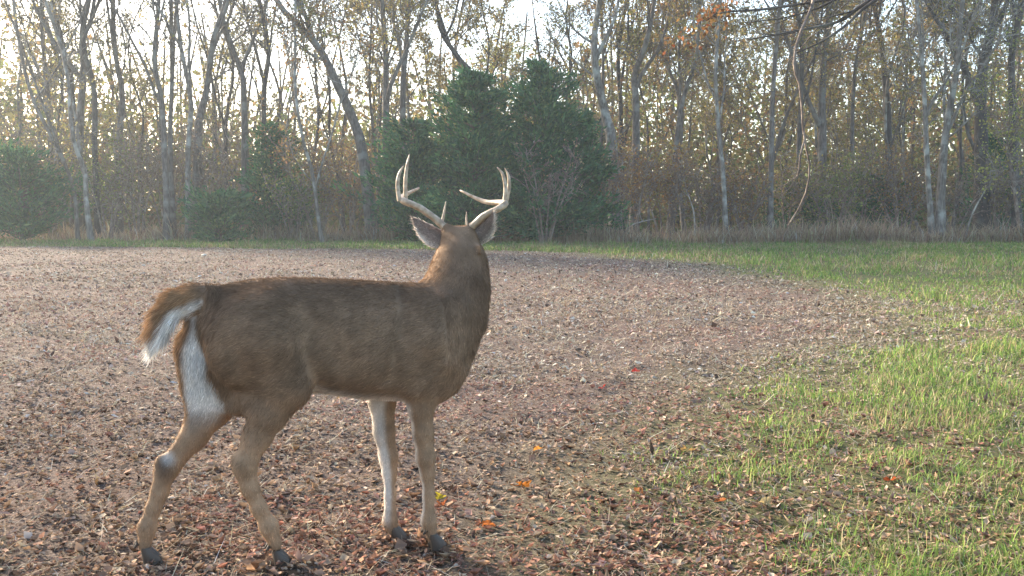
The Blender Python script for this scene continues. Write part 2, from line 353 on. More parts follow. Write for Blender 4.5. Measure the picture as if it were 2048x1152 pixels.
for v_, q_, n_ in zip(EV, EF, ECi):
    AV.append(v_); AF.append(q_ + offE); offE += len(v_)
    ear_in = np.concatenate([ear_in, np.arange(len(v_)) < n_]); ear_id = np.concatenate([ear_id, np.ones(len(v_), bool)])
    vv_ = np.tile(np.linspace(-1, 1, 11), 30); ear_edge = np.concatenate([ear_edge, np.abs(vv_)])
BV = np.concatenate(AV); BF = np.concatenate(AF)
def vnormals(V, F):
    n = np.cross(V[F[:, 2]] - V[F[:, 0]], V[F[:, 3]] - V[F[:, 1]]); r = np.zeros_like(V)
    for j in range(4):
        for i in range(3): r[:, i] += np.bincount(F[:, j], n[:, i], len(V))
    return r / (np.linalg.norm(r, axis=1)[:, None] + 1e-9)
BN = vnormals(BV, BF)
def seg_t(P, a, b):
    ab = b - a; h = np.clip((P - a) @ ab / (ab @ ab), 0, 1); return h, np.linalg.norm(P - a - h[:, None] * ab, axis=1)
def chain_d(P, ch):
    D = np.full(len(P), 9.); T = np.zeros(len(P)); n = len(ch) - 1
    for i in range(n):
        h, d = seg_t(P, ch[i], ch[i + 1]); q = d < D; D[q] = d[q]; T[q] = (i + h[q]) / n
    return D, T
def sstep(a, b, x): x = np.clip((x - a) / (b - a), 0, 1); return x * x * (3 - 2 * x)
def coat(P, Nn, ein=None, eid=None, eed=None, g=None):   # the hair colour at each place of the body
    g = g or np.random.default_rng(5)
    s, l, z = P.T; nz = fbm(s * 9 + l * 5, z * 9, 41) - .5
    base = np.array([.228, .150, .094]); dark = np.array([.145, .095, .063]); tan = np.array([.33, .215, .13]); white = np.array([.72, .70, .66]); rust = np.array([.27, .165, .09])
    C = np.tile(base, (len(P), 1))
    def mixin(f, col):
        nonlocal C
        C = C * (1 - f[:, None]) + col * f[:, None]
    mixin(sstep(.80, 1.0, z + nz * .12) * .75, dark)                               # darker along the back
    mixin(sstep(.62, .30, z + nz * .1) * .85, tan)                                 # tan legs
    mixin(sstep(.86, .98, s + nz * .1) * sstep(.6, .8, z) * .35, dark)
    tb = (s < .42) & (z < .60)
    mixin(sstep(-.45, -.85, Nn[:, 2]) * ((z > .48) & (z < .66) & (s > .25) & (s < .82)) * sstep(.15, .07, np.abs(l)) * .8, white)   # belly
    # rump: white between the haunches and down the inside of both thighs
    back = sstep(.10, -.25, Nn[:, 0] * .8 - 0)
    cen = .035 + .03 * sstep(.85, .6, z); hw = .05 + .02 * sstep(.9, .62, z)
    f = sstep(1.15, .75, np.abs(l - cen) / hw + nz * .5) * sstep(.44, .54, z) * sstep(.965, .93, z) * (s < .16) * sstep(-.45, -.88, Nn[:, 1] + nz * .5) * sstep(.52, .60, z)
    mixin(f, white)
    # inside of the far hind leg
    DL, TL_ = chain_d(P, LH); f = (DL < .12) * sstep(-.45, -.95, Nn[:, 1] + nz * .6) * sstep(.44, .60, z) * (s < .10) * .55; mixin(f, white * .9)
    f = (DL < .09) * sstep(.72, .80, TL_) * 0; 
    # tarsal gland
    hk = J(330, 938, .085); d = np.linalg.norm((P - hk) * np.array([1, 1, .75]), axis=1); mixin(sstep(.042, .0, d + nz * .03) * .9, np.array([.06, .04, .033]))
    hk2 = J(338, 918, .085); d = np.linalg.norm(P - hk2, axis=1); mixin(sstep(.04, .0, d) * .8, white * .8)
    # back edges and insides of the fore legs
    for ch, am in ((RF, .55), (LF, .6)):
        D, T = chain_d(P, ch); inside = -Nn[:, 0] * .8 + (Nn[:, 1] if ch is RF else -Nn[:, 1]) * .45
        mixin((D < .075) * (s > .5) * sstep(.25, .75, inside + nz * .4) * sstep(.60, .52, z) * sstep(.03, .15, z) * am, white)
    for ch in (RF, LF, RH, LH):
        D, T = chain_d(P, ch); mixin((D < .06) * sstep(.10, .05, z) * .35, dark)
    for ch in (RH,):
        D, T = chain_d(P, ch); mixin((D < .05) * sstep(.42, .30, z) * sstep(.2, .7, -Nn[:, 0]) * .4, tan * 1.3)
    # tail: rust above, white beneath and at the tip
    D, T = chain_d(P, TLp); tl = (D < .062) & (s < -.012) & (z > .66)
    up = Nn[:, 2] * .6 - Nn[:, 0] * .5
    ft = tl * 1.0
    mixin(ft * sstep(.05, .2, T), rust); mixin(ft * sstep(.2, .6, T) * sstep(.5, .1, up) * .4, dark)
    mixin(ft * np.clip(sstep(.12, -.25, up + nz * .3) + sstep(.80, .9, T), 0, 1), white)
    # neck and head
    hp = P - hd; hx, hy, hz = hp @ hdir, hp @ hside, hp @ hup
    hn = (z > .98) & (s > .72)
    mixin(hn * 1. * sstep(.98, 1.15, z + nz * .15) * .45, tan * .8); mixin(hn * sstep(.03, -.03, hz - hx * .1) * sstep(.04, .09, hx) * 1., white * .9)
    mixin((s > .75) * sstep(.95, 1.0, z) * sstep(1.16, 1.09, z) * sstep(.2, .8, -Nn[:, 0] + Nn[:, 1] * .2 + nz * .4) * .35, rust * 1.15)
    mixin(hn * sstep(.19, .24, hx) * 1., np.array([.03, .025, .022]))
    if eid is not None:
        mixin(eid * 1., np.array([.23, .18, .15])); mixin(eid * ein * 1., np.array([.42, .36, .33])); mixin(eid * sstep(.7, .95, eed) * .85, np.array([.66, .6, .52]))
    return np.clip(C * np.exp(nz * .5 + (fbm(s * 30 + z * 12, z * 26 - s * 10, 47) - .5) * .7)[:, None], .01, .8)
BC = coat(BV, BN, ear_in, ear_id, ear_edge)
m, t, p, out = nm('deer_hide'); N, L = t.nodes, t.links
a = N.new('ShaderNodeAttribute'); a.attribute_name = 'Col'; L.new(a.outputs['Color'], p.inputs['Base Color']); p.inputs['Roughness'].default_value = .85
p.inputs['Specular IOR Level'].default_value = .15; M_hide = m
M_fur = leafmat('deer_fur', .22, nattr=False)
deer = obj('deer', None, loc=tuple(l2w(np.array([.27, 0, 0])))); deer.location.z = 0
tag(deer, 'brown antlered buck standing at the edge of the field, head turned away, white rump', 'deer')
def dobj(name, me, mat, par=None):
    o = obj(name, me, mat, par or deer)
    if par is None: o.location = (-deer.location.x, -deer.location.y, 0)
    return o
body = dobj('body', mesh('deer_body', l2w(BV), BF, BC), M_hide); tag(body, 'grey-brown coat with white rump patch and tail underside')
# fur: short tapered hairs lying along the coat
def make_fur(nh, g):
    P0, P1, P2, P3 = (BV[BF[:, i]] for i in range(4))
    ar = .5 * np.linalg.norm(np.cross(P2 - P0, P3 - P1), axis=1); fi = g.choice(len(BF), nh, p=ar / ar.sum())
    u, v = g.random((2, nh, 1)); q = BF[fi]
    bl = lambda A: (A[q[:, 0]] * (1 - u) + A[q[:, 1]] * u) * (1 - v) + (A[q[:, 3]] * (1 - u) + A[q[:, 2]] * u) * v
    P, Nn, C = bl(BV), bl(BN), bl(BC); Nn /= np.linalg.norm(Nn, axis=1)[:, None] + 1e-9
    eid = ear_id[q[:, 0]]; s, l, z = P.T
    D = np.tile(np.array([-1., 0, -.45]), (nh, 1)); Ln = np.full(nh, .020)
    lg = z < .58; D[lg] = (-.15, 0, -1); Ln[lg] = .011
    th = (z < .62) & (s < .3) & (z > .5); D[th] = (-.5, 0, -1); Ln[th] = .016
    nk = (s > .80) & (z > .62); D[nk] = (-.35, -.1, -1); Ln[nk] = .020
    hh = (z > 1.0) & (s > .75); fh = sstep(1.0, 1.12, z[hh])[:, None]; D[hh] = D[hh] * (1 - fh) + fh * (-hdir * .5 + np.array([0, 0, -.7])); Ln[hh] = .020 - .010 * fh[:, 0]
    Dt, Tt = chain_d(P, TLp); tl = (Dt < .065) & (s < -.01) & (z > .64)
    tdir = (TLp[-1] - TLp[2]); tdir /= np.linalg.norm(tdir); tdir0 = (TLp[2] - TLp[0]); tdir0 /= np.linalg.norm(tdir0)
    D[tl] = tdir0 * (1 - Tt[tl][:, None]) + tdir * Tt[tl][:, None]; Ln[tl] = .022 + .035 * Tt[tl]
    rp = (s < .05) & (z > .6) & (~tl) & (np.abs(l) < .14); D[rp] = (-.1, 0, -1); Ln[rp] = .026
    for b_, t_ in ((e1b, e1t), (e2b, e2t)):
        h, d = seg_t(P, np.asarray(b_), np.asarray(t_)); k_ = eid & (d < .07); D[k_] = (np.asarray(t_) - np.asarray(b_)) / np.linalg.norm(np.asarray(t_) - np.asarray(b_)); Ln[k_] = .007 + .008 * (ear_edge[q[:, 0]][k_] > .75)
    wv = fbm(s * 14, z * 14 + l * 8, 51)[:, None] - .5
    D = D / np.linalg.norm(D, axis=1)[:, None] + g.normal(0, .16, (nh, 3)) + wv * np.array([0, 0, .9])
    D = D - Nn * (D * Nn).sum(1)[:, None]; D /= np.linalg.norm(D, axis=1)[:, None] + 1e-9
    D = D + Nn * (.26 + .12 * g.normal(size=(nh, 1))); Ln = Ln * np.exp(g.normal(0, .25, nh))
    A = np.cross(D, Nn + g.normal(0, .4, (nh, 3))); A /= np.linalg.norm(A, axis=1)[:, None] + 1e-9; wd = .0013
    B = P - Nn * .002
    V = np.stack([B - A * wd, B + A * wd, B + D * Ln[:, None]], 1).reshape(-1, 3)
    C = C * np.exp(g.normal(0, .26, (nh, 1))); C = np.repeat(C, 3, 0); C[2::3] *= 1.25
    return V, np.arange(3 * nh).reshape(-1, 3), C
fv, ff, fc = make_fur(230000, np.random.default_rng(9))
fur = obj('fur', mesh('deer_fur', l2w(fv), ff, fc, smooth=False), M_fur, body); fur['kind'] = 'stuff'
# antlers
m, t, p, out = nm('antler_bone'); N, L = t.nodes, t.links
tc = N.new('ShaderNodeTexCoord'); no = N.new('ShaderNodeTexNoise'); no.inputs['Scale'].default_value = 45; no.inputs['Detail'].default_value = 4; L.new(tc.outputs['Object'], no.inputs[0])
rp_ = N.new('ShaderNodeValToRGB'); rp_.color_ramp.elements[0].position = .35; rp_.color_ramp.elements[0].color = (.26, .185, .115, 1); rp_.color_ramp.elements[1].position = .65; rp_.color_ramp.elements[1].color = (.50, .40, .285, 1)
L.new(no.outputs[0], rp_.inputs[0]); L.new(rp_.outputs[0], p.inputs['Base Color']); p.inputs['Roughness'].default_value = .45
bp = N.new('ShaderNodeBump'); bp.inputs['Strength'].default_value = .4; bp.inputs['Distance'].default_value = .004; L.new(no.outputs[0], bp.inputs['Height']); L.new(bp.outputs[0], p.inputs['Normal'])
M_antler = m
def antler_tube(P, R, k=9):
    b = MB(); Q = smooth_path(P, 26); r = .77 * np.interp(np.linspace(0, 1, 26), np.linspace(0, 1, len(R)), R); b.tube(Q, r, k, rough=.03); return b
YA = 3.83
lb = [l2w(hd + hdir * .01 - hside * .045 + hup * .062), at(868, 436, 3.84), at(838, 415, 3.83), at(810, 403, 3.85), at(803, 396, 3.92), at(812, 389, 3.99), at(838, 376, 4.05)]
la = dobj('antler', antler_tube(lb, [.021, .018, .017, .018, .016, .012, .005]).mesh('antler_left'), M_antler)
rb = [l2w(hd + hdir * .01 + hside * .045 + hup * .062), at(968, 432, 3.83), at(992, 420, 3.82), at(1010, 408, 3.84), at(1000, 405, 3.92), at(968, 403, 3.99), at(921, 381, 4.06)]
ra = dobj('antler', antler_tube(rb, [.021, .018, .017, .018, .016, .0125, .005]).mesh('antler_right'), M_antler)
for par, pts, r0 in ((la, [at(799, 402, 3.86), at(795, 370, 3.865), at(799, 347, 3.87), at(807, 332, 3.875)], .0115), (la, [at(811, 399, 3.90), at(811, 362, 3.905), at(814, 332, 3.91), at(819, 309, 3.915)], .0115),
                     (la, [at(884, 446, 3.855), at(888, 426, 3.865), at(892, 403, 3.87)], .0075),
                     (ra, [at(1009, 406, 3.86), at(1011, 378, 3.865), at(1006, 350, 3.87), at(995, 335, 3.875)], .0115), (ra, [at(1012, 405, 3.88), at(1018, 376, 3.885), at(1017, 352, 3.89), at(1010, 337, 3.9)], .0105),
                     (ra, [at(935, 454, 3.86), at(933, 440, 3.87), at(933, 424, 3.875)], .0065)):
    obj('tine', antler_tube(pts, [r0, r0 * .9, r0 * .7, r0 * .25], 8).mesh('tine'), M_antler, par)
# hooves: two toes and dewclaws per foot
m, t, p, out = nm('hoof_horn'); p.inputs['Base Color'].default_value = (.05, .038, .03, 1); p.inputs['Roughness'].default_value = .5; M_hoof = m
def hoof(end, fwd):
    fwd = np.array([fwd[0], fwd[1], 0.]); fwd /= np.linalg.norm(fwd); side = np.array([-fwd[1], fwd[0], 0]); b = MB()
    for sg in (-1, 1):
        ang = np.linspace(0, 2 * math.pi, 9)[:-1]; rows = []
        for hz, sx, sy, off in ((-.004, .040, .0145, .022), (.018, .036, .0145, .017), (.042, .026, .0135, .006), (.058, .016, .010, 0)):
            rows.append(np.array([end[:2] * 1 + fwd[:2] * (off + sx * math.cos(a) * (1 if math.cos(a) > 0 else .7)) + side[:2] * (sg * .0155 + sy * math.sin(a)) for a in ang]))
            rows[-1] = np.column_stack([rows[-1], np.full(8, hz)])
        V = np.concatenate(rows); i = np.arange(3)[:, None] * 8; j = np.arange(8)[None]
        b.add(V, np.stack([i + j, i + (j + 1) % 8, i + 8 + (j + 1) % 8, i + 8 + j], -1).reshape(-1, 4))
        dc = np.array([end[0], end[1], .075]) - fwd * .022 + side * sg * .014
        b.tube([dc, dc - fwd * .012 + np.array([0, 0, -.014])], [.008, .004], 6)
    return b
for ch in (RH, LH, RF, LF):
    e = ch[-1]; b = hoof(np.array([e[0], e[1], 0]), (1, 0 if ch is not LF else -.1)); b.V = [l2w(v) for v in b.V]
    dobj('hoof', b.mesh('hoof'), M_hoof)
m, t, p, out = nm('eye'); p.inputs['Base Color'].default_value = (.01, .008, .007, 1); p.inputs['Roughness'].default_value = .1
for sg in (-1, 1):
    b = MB(); c_ = hd + hdir * .085 + hside * .058 * sg + hup * .005
    th_, ph_ = np.meshgrid(np.linspace(0.01, math.pi - .01, 7), np.linspace(0, 2 * math.pi, 11)[:-1], indexing='ij')
    V = c_ + .015 * np.stack([np.sin(th_) * np.cos(ph_), np.sin(th_) * np.sin(ph_), np.cos(th_)], -1).reshape(-1, 3)
    i = np.arange(6)[:, None] * 10; j = np.arange(10)[None]; b.add(l2w(V), np.stack([i + j, i + (j + 1) % 10, i + 10 + (j + 1) % 10, i + 10 + j], -1).reshape(-1, 4))
    dobj('eye', b.mesh('eye'), m)

# ------------------------------------------------------------------ trees
OLIVE = [(.27, .25, .085), (.33, .28, .09), (.20, .20, .07), (.33, .24, .10), (.24, .17, .08)]
GOLD = [(.37, .31, .12), (.32, .25, .10), (.26, .24, .09), (.33, .23, .10)]
RUSSET = [(.30, .17, .075), (.34, .21, .08), (.22, .125, .07), (.30, .24, .09)]
GREEN = [(.17, .22, .07), (.23, .26, .08), (.30, .29, .09), (.13, .17, .06)]
def jit_path(P, n, amp, g):
    Q = smooth_path(P, n); L_ = np.linalg.norm(Q[-1] - Q[0]); w_ = np.cumsum(g.normal(0, 1, (n, 3)), 0); w_ -= np.linspace(0, 1, n)[:, None] * w_[-1]
    return Q + w_ * amp * L_ / n
def grow(mb, stems, g, limbs=12, t0=.35, llen=3.4, spread=.75, up=.55, subs=5, twigs=4, r_lim=.42, forks=2):
    """stems: list of (path, radii). Adds wood to mb, returns the places where leaves hang."""
    LP = []; stems = list(stems)
    for path, rad in list(stems):                # forks: secondary stems that rise beside the first
        for q in range(forks):
            n = len(path); i = int(n * g.uniform(.22, .62)); az = g.uniform(0, 6.28); rem = np.linalg.norm(path[-1] - path[i]) * g.uniform(.55, .95)
            d = np.array([math.cos(az) * .45, math.sin(az) * .45, 1.]); P = [path[i]]
            for k in range(9):
                d = d + g.normal(0, .11, 3) + np.array([0, 0, .07]); d /= np.linalg.norm(d); P.append(P[-1] + d * rem / 9)
            stems.append((np.array(P), np.linspace(rad[i] * g.uniform(.5, .75), .02, 10)))
    nst = len(stems); limbs = max(4, int(limbs * 1.35 / (1 + .55 * forks)))
    for path, rad in stems:
        n = len(path); mb.tube(path, rad, 9, rough=.05)
        H_ = np.linalg.norm(path[-1] - path[0])
        for q in range(limbs):
            t_ = t0 + (1 - t0) * (q + g.random()) / limbs; i = min(int(t_ * (n - 1)), n - 2); f_ = t_ * (n - 1) - i
            o_ = path[i] * (1 - f_) + path[i + 1] * f_; r_ = (rad[i] * (1 - f_) + rad[i + 1] * f_) * r_lim * g.uniform(.6, 1.1)
            az = g.uniform(0, 2 * math.pi); L_ = llen * (1.15 - .75 * t_) * g.uniform(.6, 1.25)
            d = np.array([math.cos(az) * spread, math.sin(az) * spread, up * g.uniform(.4, 1.5)])
            m_ = 7; P = [o_]
            for k in range(m_ - 1):
                d = d + g.normal(0, .20, 3) + np.array([0, 0, .10]); d /= np.linalg.norm(d); P.append(P[-1] + d * L_ / (m_ - 1))
            P = np.array(P); R = np.linspace(max(r_, .018), .011, m_); mb.tube(P, R, 5)
            for s_ in range(subs):
                j = g.integers(2, m_ - 1); d2 = P[min(j + 1, m_ - 1)] - P[j]; d2 = d2 / np.linalg.norm(d2) + g.normal(0, .55, 3); d2 /= np.linalg.norm(d2); l2 = L_ * g.uniform(.22, .5)
                Q = [P[j]]
                for k in range(4):
                    d2 = d2 + g.normal(0, .22, 3) + np.array([0, 0, .05]); d2 /= np.linalg.norm(d2); Q.append(Q[-1] + d2 * l2 / 4)
                Q = np.array(Q); mb.tube(Q, np.linspace(R[j] * .6 + .006, .008, 5), 4); LP.append(Q[1:])
                for w_ in range(twigs):
                    j2 = g.integers(1, 5); d3 = d2 + g.normal(0, .8, 3); d3 /= np.linalg.norm(d3); l3 = l2 * g.uniform(.3, .7)
                    T_ = np.array([Q[j2], Q[j2] + d3 * l3 * .5 + g.normal(0, .03, 3), Q[j2] + d3 * l3 + np.array([0, 0, -.05 * l3])]); mb.tube(T_, [.011, .009, .006], 3); LP.append(T_)
            LP.append(P[3:])
    return np.concatenate(LP)
def leaves_at(LP, n, size, pal, g, spread=.22, aspect=.7):
    cl = LP[g.integers(0, len(LP), max(40, n // 14))] + g.normal(0, .08, (max(40, n // 14), 3)); c_ = np.where(g.random((n, 1)) < .7, cl[g.integers(0, len(cl), n)], LP[g.integers(0, len(LP), n)]) + g.normal(0, spread, (n, 3)); C = palette(n, pal, np.ones(len(pal)), .25, g)
    return leaf_quads(c_, size * np.exp(g.normal(0, .3, n)), C, aspect, g)
def tree(name, stems, label, cat='tree', bark=None, n_leaf=1500, pal=OLIVE, size=.09, seed=0, group=None, part_names=('trunk', 'crown'), leaf_spread=.16, rsc=.82, **kw):
    g = np.random.default_rng(seed + 100); base = np.array(stems[0][0][0], float); mb = MB()
    S = []
    for path, r0, r1 in stems:
        P = np.array(path, float) - base; nn = max(10, int(np.linalg.norm(P[-1] - P[0]) * 1.2)); Q = jit_path(P, nn, .010, g)
        tt = np.linspace(0, 1, nn); R = r0 + (r1 - r0) * tt ** .8; R[0] *= 1.35; R[1] *= 1.08; S.append((Q, R * rsc))
    LP = grow(mb, S, g, **kw)
    e = obj(name, None, loc=tuple(base)); tag(e, label, cat, group)
    obj(part_names[0], mb.mesh(name + '_wood'), bark or M_bark, e)
    if n_leaf:
        V, F_, C = leaves_at(LP, n_leaf, size, pal, g, leaf_spread); obj(part_names[1], mesh(name + '_leaves', V, F_, C, smooth=False), M_leaf, e)
    return e
def ptree(px_path, Y, r0, label, top=14., r1=.06, **kw):       # a trunk through the given photo points at distance Y
    P = [at(px, py, Y) for px, py in px_path]; P[0][2] = hgt(P[0][0], P[0][1]) - .05
    P = [np.array(q) + np.array([0, (i > 0) * (i % 3 - 1) * .25, 0]) for i, q in enumerate(P)]
    d = P[-1] - P[-2]; d /= np.linalg.norm(d); d = d * .6 + np.array([0, 0, .5])
    while P[-1][2] < top: P.append(P[-1] + d * 2.2)
    kw['n_leaf'] = int(kw['n_leaf'] * (.9 if px_path[0][0] < 560 else 2.9)); return tree('deciduous_tree', [(P, r0, r1)], label, **kw)
TREES = [
 ([(183, 470), (172, 400), (163, 347), (152, 280), (138, 190), (120, 100), (96, 0)], 37.6, .13, 'slim pale trunk leaning left at the left end of the field edge', dict(bark=M_bark_pale, limbs=11, n_leaf=900, pal=GOLD)),
 ([(157, 468), (150, 400), (132, 345), (112, 280), (60, 180), (30, 60)], 38.6, .10, 'thin crooked trunk just left of the slim pale leaning trunk', dict(limbs=10, n_leaf=900, pal=GOLD)),
 ([(160, 470), (158, 260), (160, 150), (168, 60), (176, 0)], 41, .24, 'thick straight trunk with a fork, left of the field behind two slim ones', dict(limbs=13, n_leaf=700, up=.9)),
 ([(196, 470), (190, 300), (184, 180), (172, 90), (182, 40)], 40.2, .16, 'dark slender trunk close on the right of the thick forked trunk at left', dict(limbs=9, n_leaf=500, up=.9, bark=M_bark_dark)),
 ([(238, 470), (236, 300), (240, 190), (235, 110), (224, 0)], 41, .20, 'straight grey trunk alone against the bright sky gap at left', dict(limbs=10, n_leaf=500, up=.9)),
 ([(146, 465), (145, 200), (120, 85), (110, 0)], 42, .14, 'dark thin trunk bending left into the bright gap at far left', dict(limbs=10, n_leaf=500, bark=M_bark_dark)),
 ([(334, 468), (330, 350), (318, 200), (312, 120), (318, 0)], 39, .17, 'leftmost tall trunk of the close cluster left of the round cedar bush', dict(limbs=10, n_leaf=500, up=.9)),
 ([(347, 468), (341, 300), (340, 150), (346, 0)], 39.6, .14, 'second straight trunk of the close cluster left of the round cedar bush', dict(limbs=10, n_leaf=500, up=.9)),
 ([(376, 466), (376, 300), (378, 200), (366, 100), (352, 0)], 39.2, .15, 'pale trunk behind the round cedar bush at the end of the cluster', dict(limbs=10, n_leaf=500, up=.9, bark=M_bark_pale)),
 ([(393, 470), (396, 260), (409, 180), (430, 80), (452, 0)], 40, .23, 'stout grey trunk leaning right above the round cedar bush', dict(limbs=10, n_leaf=600)),
 ([(490, 470), (488, 200), (478, 140), (455, 60), (440, 0)], 40.6, .20, 'grey trunk leaning left beside the bright gap, right of the stout leaning trunk', dict(limbs=12, n_leaf=800)),
 ([(532, 470), (528, 200), (536, 100), (522, 0)], 43, .17, 'knotty dark trunk between the two bright sky gaps left of the cedars', dict(limbs=12, n_leaf=900, bark=M_bark_dark, pal=RUSSET)),
 ([(748, 474), (728, 320), (700, 228), (672, 160), (640, 100), (598, 52), (556, 5)], 39.4, .30, 'big grey tree leaning far left, left of the cedar group', dict(limbs=16, n_leaf=2600, pal=GREEN + OLIVE)),
 ([(645, 472), (635, 430), (622, 350), (606, 270), (590, 180), (588, 90)], 38, .10, 'slender pale sapling trunk in the brown scrub left of the cedar group', dict(limbs=12, n_leaf=700, pal=RUSSET, top=9.5, bark=M_bark_pale, t0=.3)),
 ([(776, 474), (772, 250), (770, 120), (766, 0)], 41.4, .22, 'tall straight trunk rising above the left shoulder of the cedar group', dict(limbs=13, n_leaf=1600)),
 ([(806, 474), (805, 200), (812, 80), (819, 0)], 42.6, .20, 'second straight trunk above the left shoulder of the cedar group', dict(limbs=13, n_leaf=1500)),
 ([(965, 474), (948, 180), (916, 115), (886, 70), (872, 0)], 43.5, .19, 'dark trunk bending left behind the top of the cedar group', dict(limbs=13, n_leaf=1600, bark=M_bark_dark)),
 ([(1232, 474), (1224, 290), (1208, 215), (1189, 130), (1191, 60), (1200, 0)], 39.8, .31, 'thick pale-streaked trunk rising at the right side of the cedar group', dict(limbs=14, n_leaf=1900, bark=M_bark_pale)),
 ([(1268, 474), (1274, 230), (1272, 150), (1291, 90), (1310, 0)], 41, .22, 'grey trunk with an elbow bend, right of the thick pale-streaked trunk', dict(limbs=13, n_leaf=1700, pal=GOLD)),
 ([(1246, 474), (1242, 220), (1238, 110), (1252, 0)], 46, .16, 'dark thin trunk between the thick pale-streaked trunk and the elbowed one', dict(limbs=12, n_leaf=1500, bark=M_bark_dark)),
 ([(1338, 474), (1356, 270), (1372, 185), (1391, 120), (1402, 0)], 41.5, .15, 'thin trunk leaning right with russet leaves, right of the elbowed trunk', dict(limbs=14, n_leaf=2000, pal=RUSSET)),
 ([(1453, 470), (1447, 360), (1440, 260), (1428, 150), (1436, 60)], 38, .12, 'pale slim tree forking low, left of the dangling branch', dict(limbs=14, n_leaf=1800, bark=M_bark_pale, t0=.28)),
 ([(1541, 466), (1543, 300), (1550, 150), (1556, 0)], 39, .15, 'straight grey tree directly left of the dangling branch', dict(limbs=14, n_leaf=2000)),
 ([(1604, 468), (1598, 330), (1606, 200), (1600, 80), (1590, 0)], 40.5, .15, 'slim dark tree directly behind the dangling branch', dict(limbs=13, n_leaf=1900, bark=M_bark_dark)),
 ([(1643, 470), (1645, 300), (1650, 150), (1656, 0)], 41, .27, 'broad dim trunk just right of the dangling branch', dict(limbs=14, n_leaf=2200, pal=OLIVE + RUSSET)),
 ([(1702, 470), (1705, 250), (1716, 120), (1730, 0)], 43, .13, 'thin tree between the broad dim trunk and the mottled twin tree', dict(limbs=13, n_leaf=1900, pal=RUSSET)),
 ([(1783, 470), (1772, 200), (1764, 70), (1742, 0)], 45, .22, 'forked dark tree left of the mottled twin tree', dict(limbs=14, n_leaf=2000, bark=M_bark_dark)),
 ([(1966, 476), (1962, 300), (1969, 150), (1978, 60), (1990, 0)], 40, .40, 'massive dark trunk near the right edge behind the bent sapling', dict(limbs=14, n_leaf=1600, bark=M_bark_dark)),
 ([(2036, 476), (2026, 250), (2030, 100), (2040, 0)], 39, .22, 'dark trunk at the right edge of the wood', dict(limbs=14, n_leaf=2200, pal=GREEN, bark=M_bark_dark, t0=.2)),
]
for i, (pp, Y_, r_, lab, kw) in enumerate(TREES): ptree(pp, Y_, r_, lab, seed=i, **kw)
b0 = at(1872, 482, 37.0); b0[2] = -.05
P1 = [b0 + np.array([-.12, 0, 0])] + [at(*q, 36.9) for q in ((1857, 380), (1850, 250), (1845, 150), (1832, 0))]; P1 += [P1[-1] + np.array([-.4, .3, 3.5])]
P2 = [b0 + np.array([.12, .05, 0])] + [at(*q, 37.2) for q in ((1883, 360), (1893, 250), (1913, 130), (1925, 0))]; P2 += [P2[-1] + np.array([.5, -.2, 4.])]
tree('deciduous_tree', [(P1, .15, .06), (P2, .24, .07)], 'twin-stemmed tree with mottled pale bark at the field edge on the right', bark=M_bark_pale, n_leaf=1500, pal=GREEN + OLIVE, seed=77, limbs=13, t0=.3)
# second row, deeper in the wood: a few tree shapes set out again and again
protos = []
for v in range(7):
    g = np.random.default_rng(500 + v); pth = [np.array([0, 0, -.1])]; 
    for k in range(6): pth.append(pth[-1] + np.array([g.normal(0, .5), g.normal(0, .5), 2.4]))
    protos.append(tree('forest_tree', [(pth, .11, .04)], '', bark=[M_bark, M_bark_dark, M_bark, M_bark_pale, M_bark_dark, M_bark, M_bark_dark][v], n_leaf=4600 if v < 5 else 900, size=.11, pal=[OLIVE, GOLD, RUSSET, OLIVE, GREEN + OLIVE, GOLD, OLIVE][v], seed=300 + v, limbs=17, t0=.14, llen=3.4))
ZONES = [(-120, 420, 'thin tree deep in the wood behind the left end of the field', 10), (420, 760, 'thin tree deep in the wood left of the cedars', 8), (760, 1220, 'thin tree deep in the wood behind the cedars', 11),
         (1220, 1640, 'thin tree deep in the wood between the cedars and the dangling branch', 13), (1640, 2180, 'thin tree deep in the wood right of the dangling branch', 14)]
used = set(); rg = np.random.default_rng(61)
for x0, x1, lab, n in ZONES:
    for q in range(n):
        v = int(rg.integers(0, 7)) if x0 >= 760 else int(rg.choice([5, 6, 5, 6, 5, 6, 3])); px = x0 + (x1 - x0) * (q + rg.uniform(.15, .85)) / n; Yd = rg.uniform(44.5, 56)
        o = protos[v] if v not in used else copy_tree(protos[v]); used.add(v)
        o.location = ((px - 1024) / FPX * Yd, Yd, 0); o.rotation_euler = (0, 0, rg.uniform(0, 6.28)); k = rg.uniform(.7, 1.25); o.scale = (k, k, k * rg.uniform(.9, 1.1))
        look = ('thin grey olive-leaved tree', 'thin dark gold-leaved tree', 'thin grey russet-leaved tree', 'thin pale-barked olive tree', 'thin dark greenish tree', 'thin grey nearly bare tree', 'thin dark nearly bare tree')[v]; lb2 = lab.replace('thin tree', look); tag(o, lb2, 'tree', lb2.replace(' tree ', ' trees ', 1))
for v in range(7):
    if v not in used:
        for ch in list(protos[v].children): bpy.data.objects.remove(ch)
        bpy.data.objects.remove(protos[v])

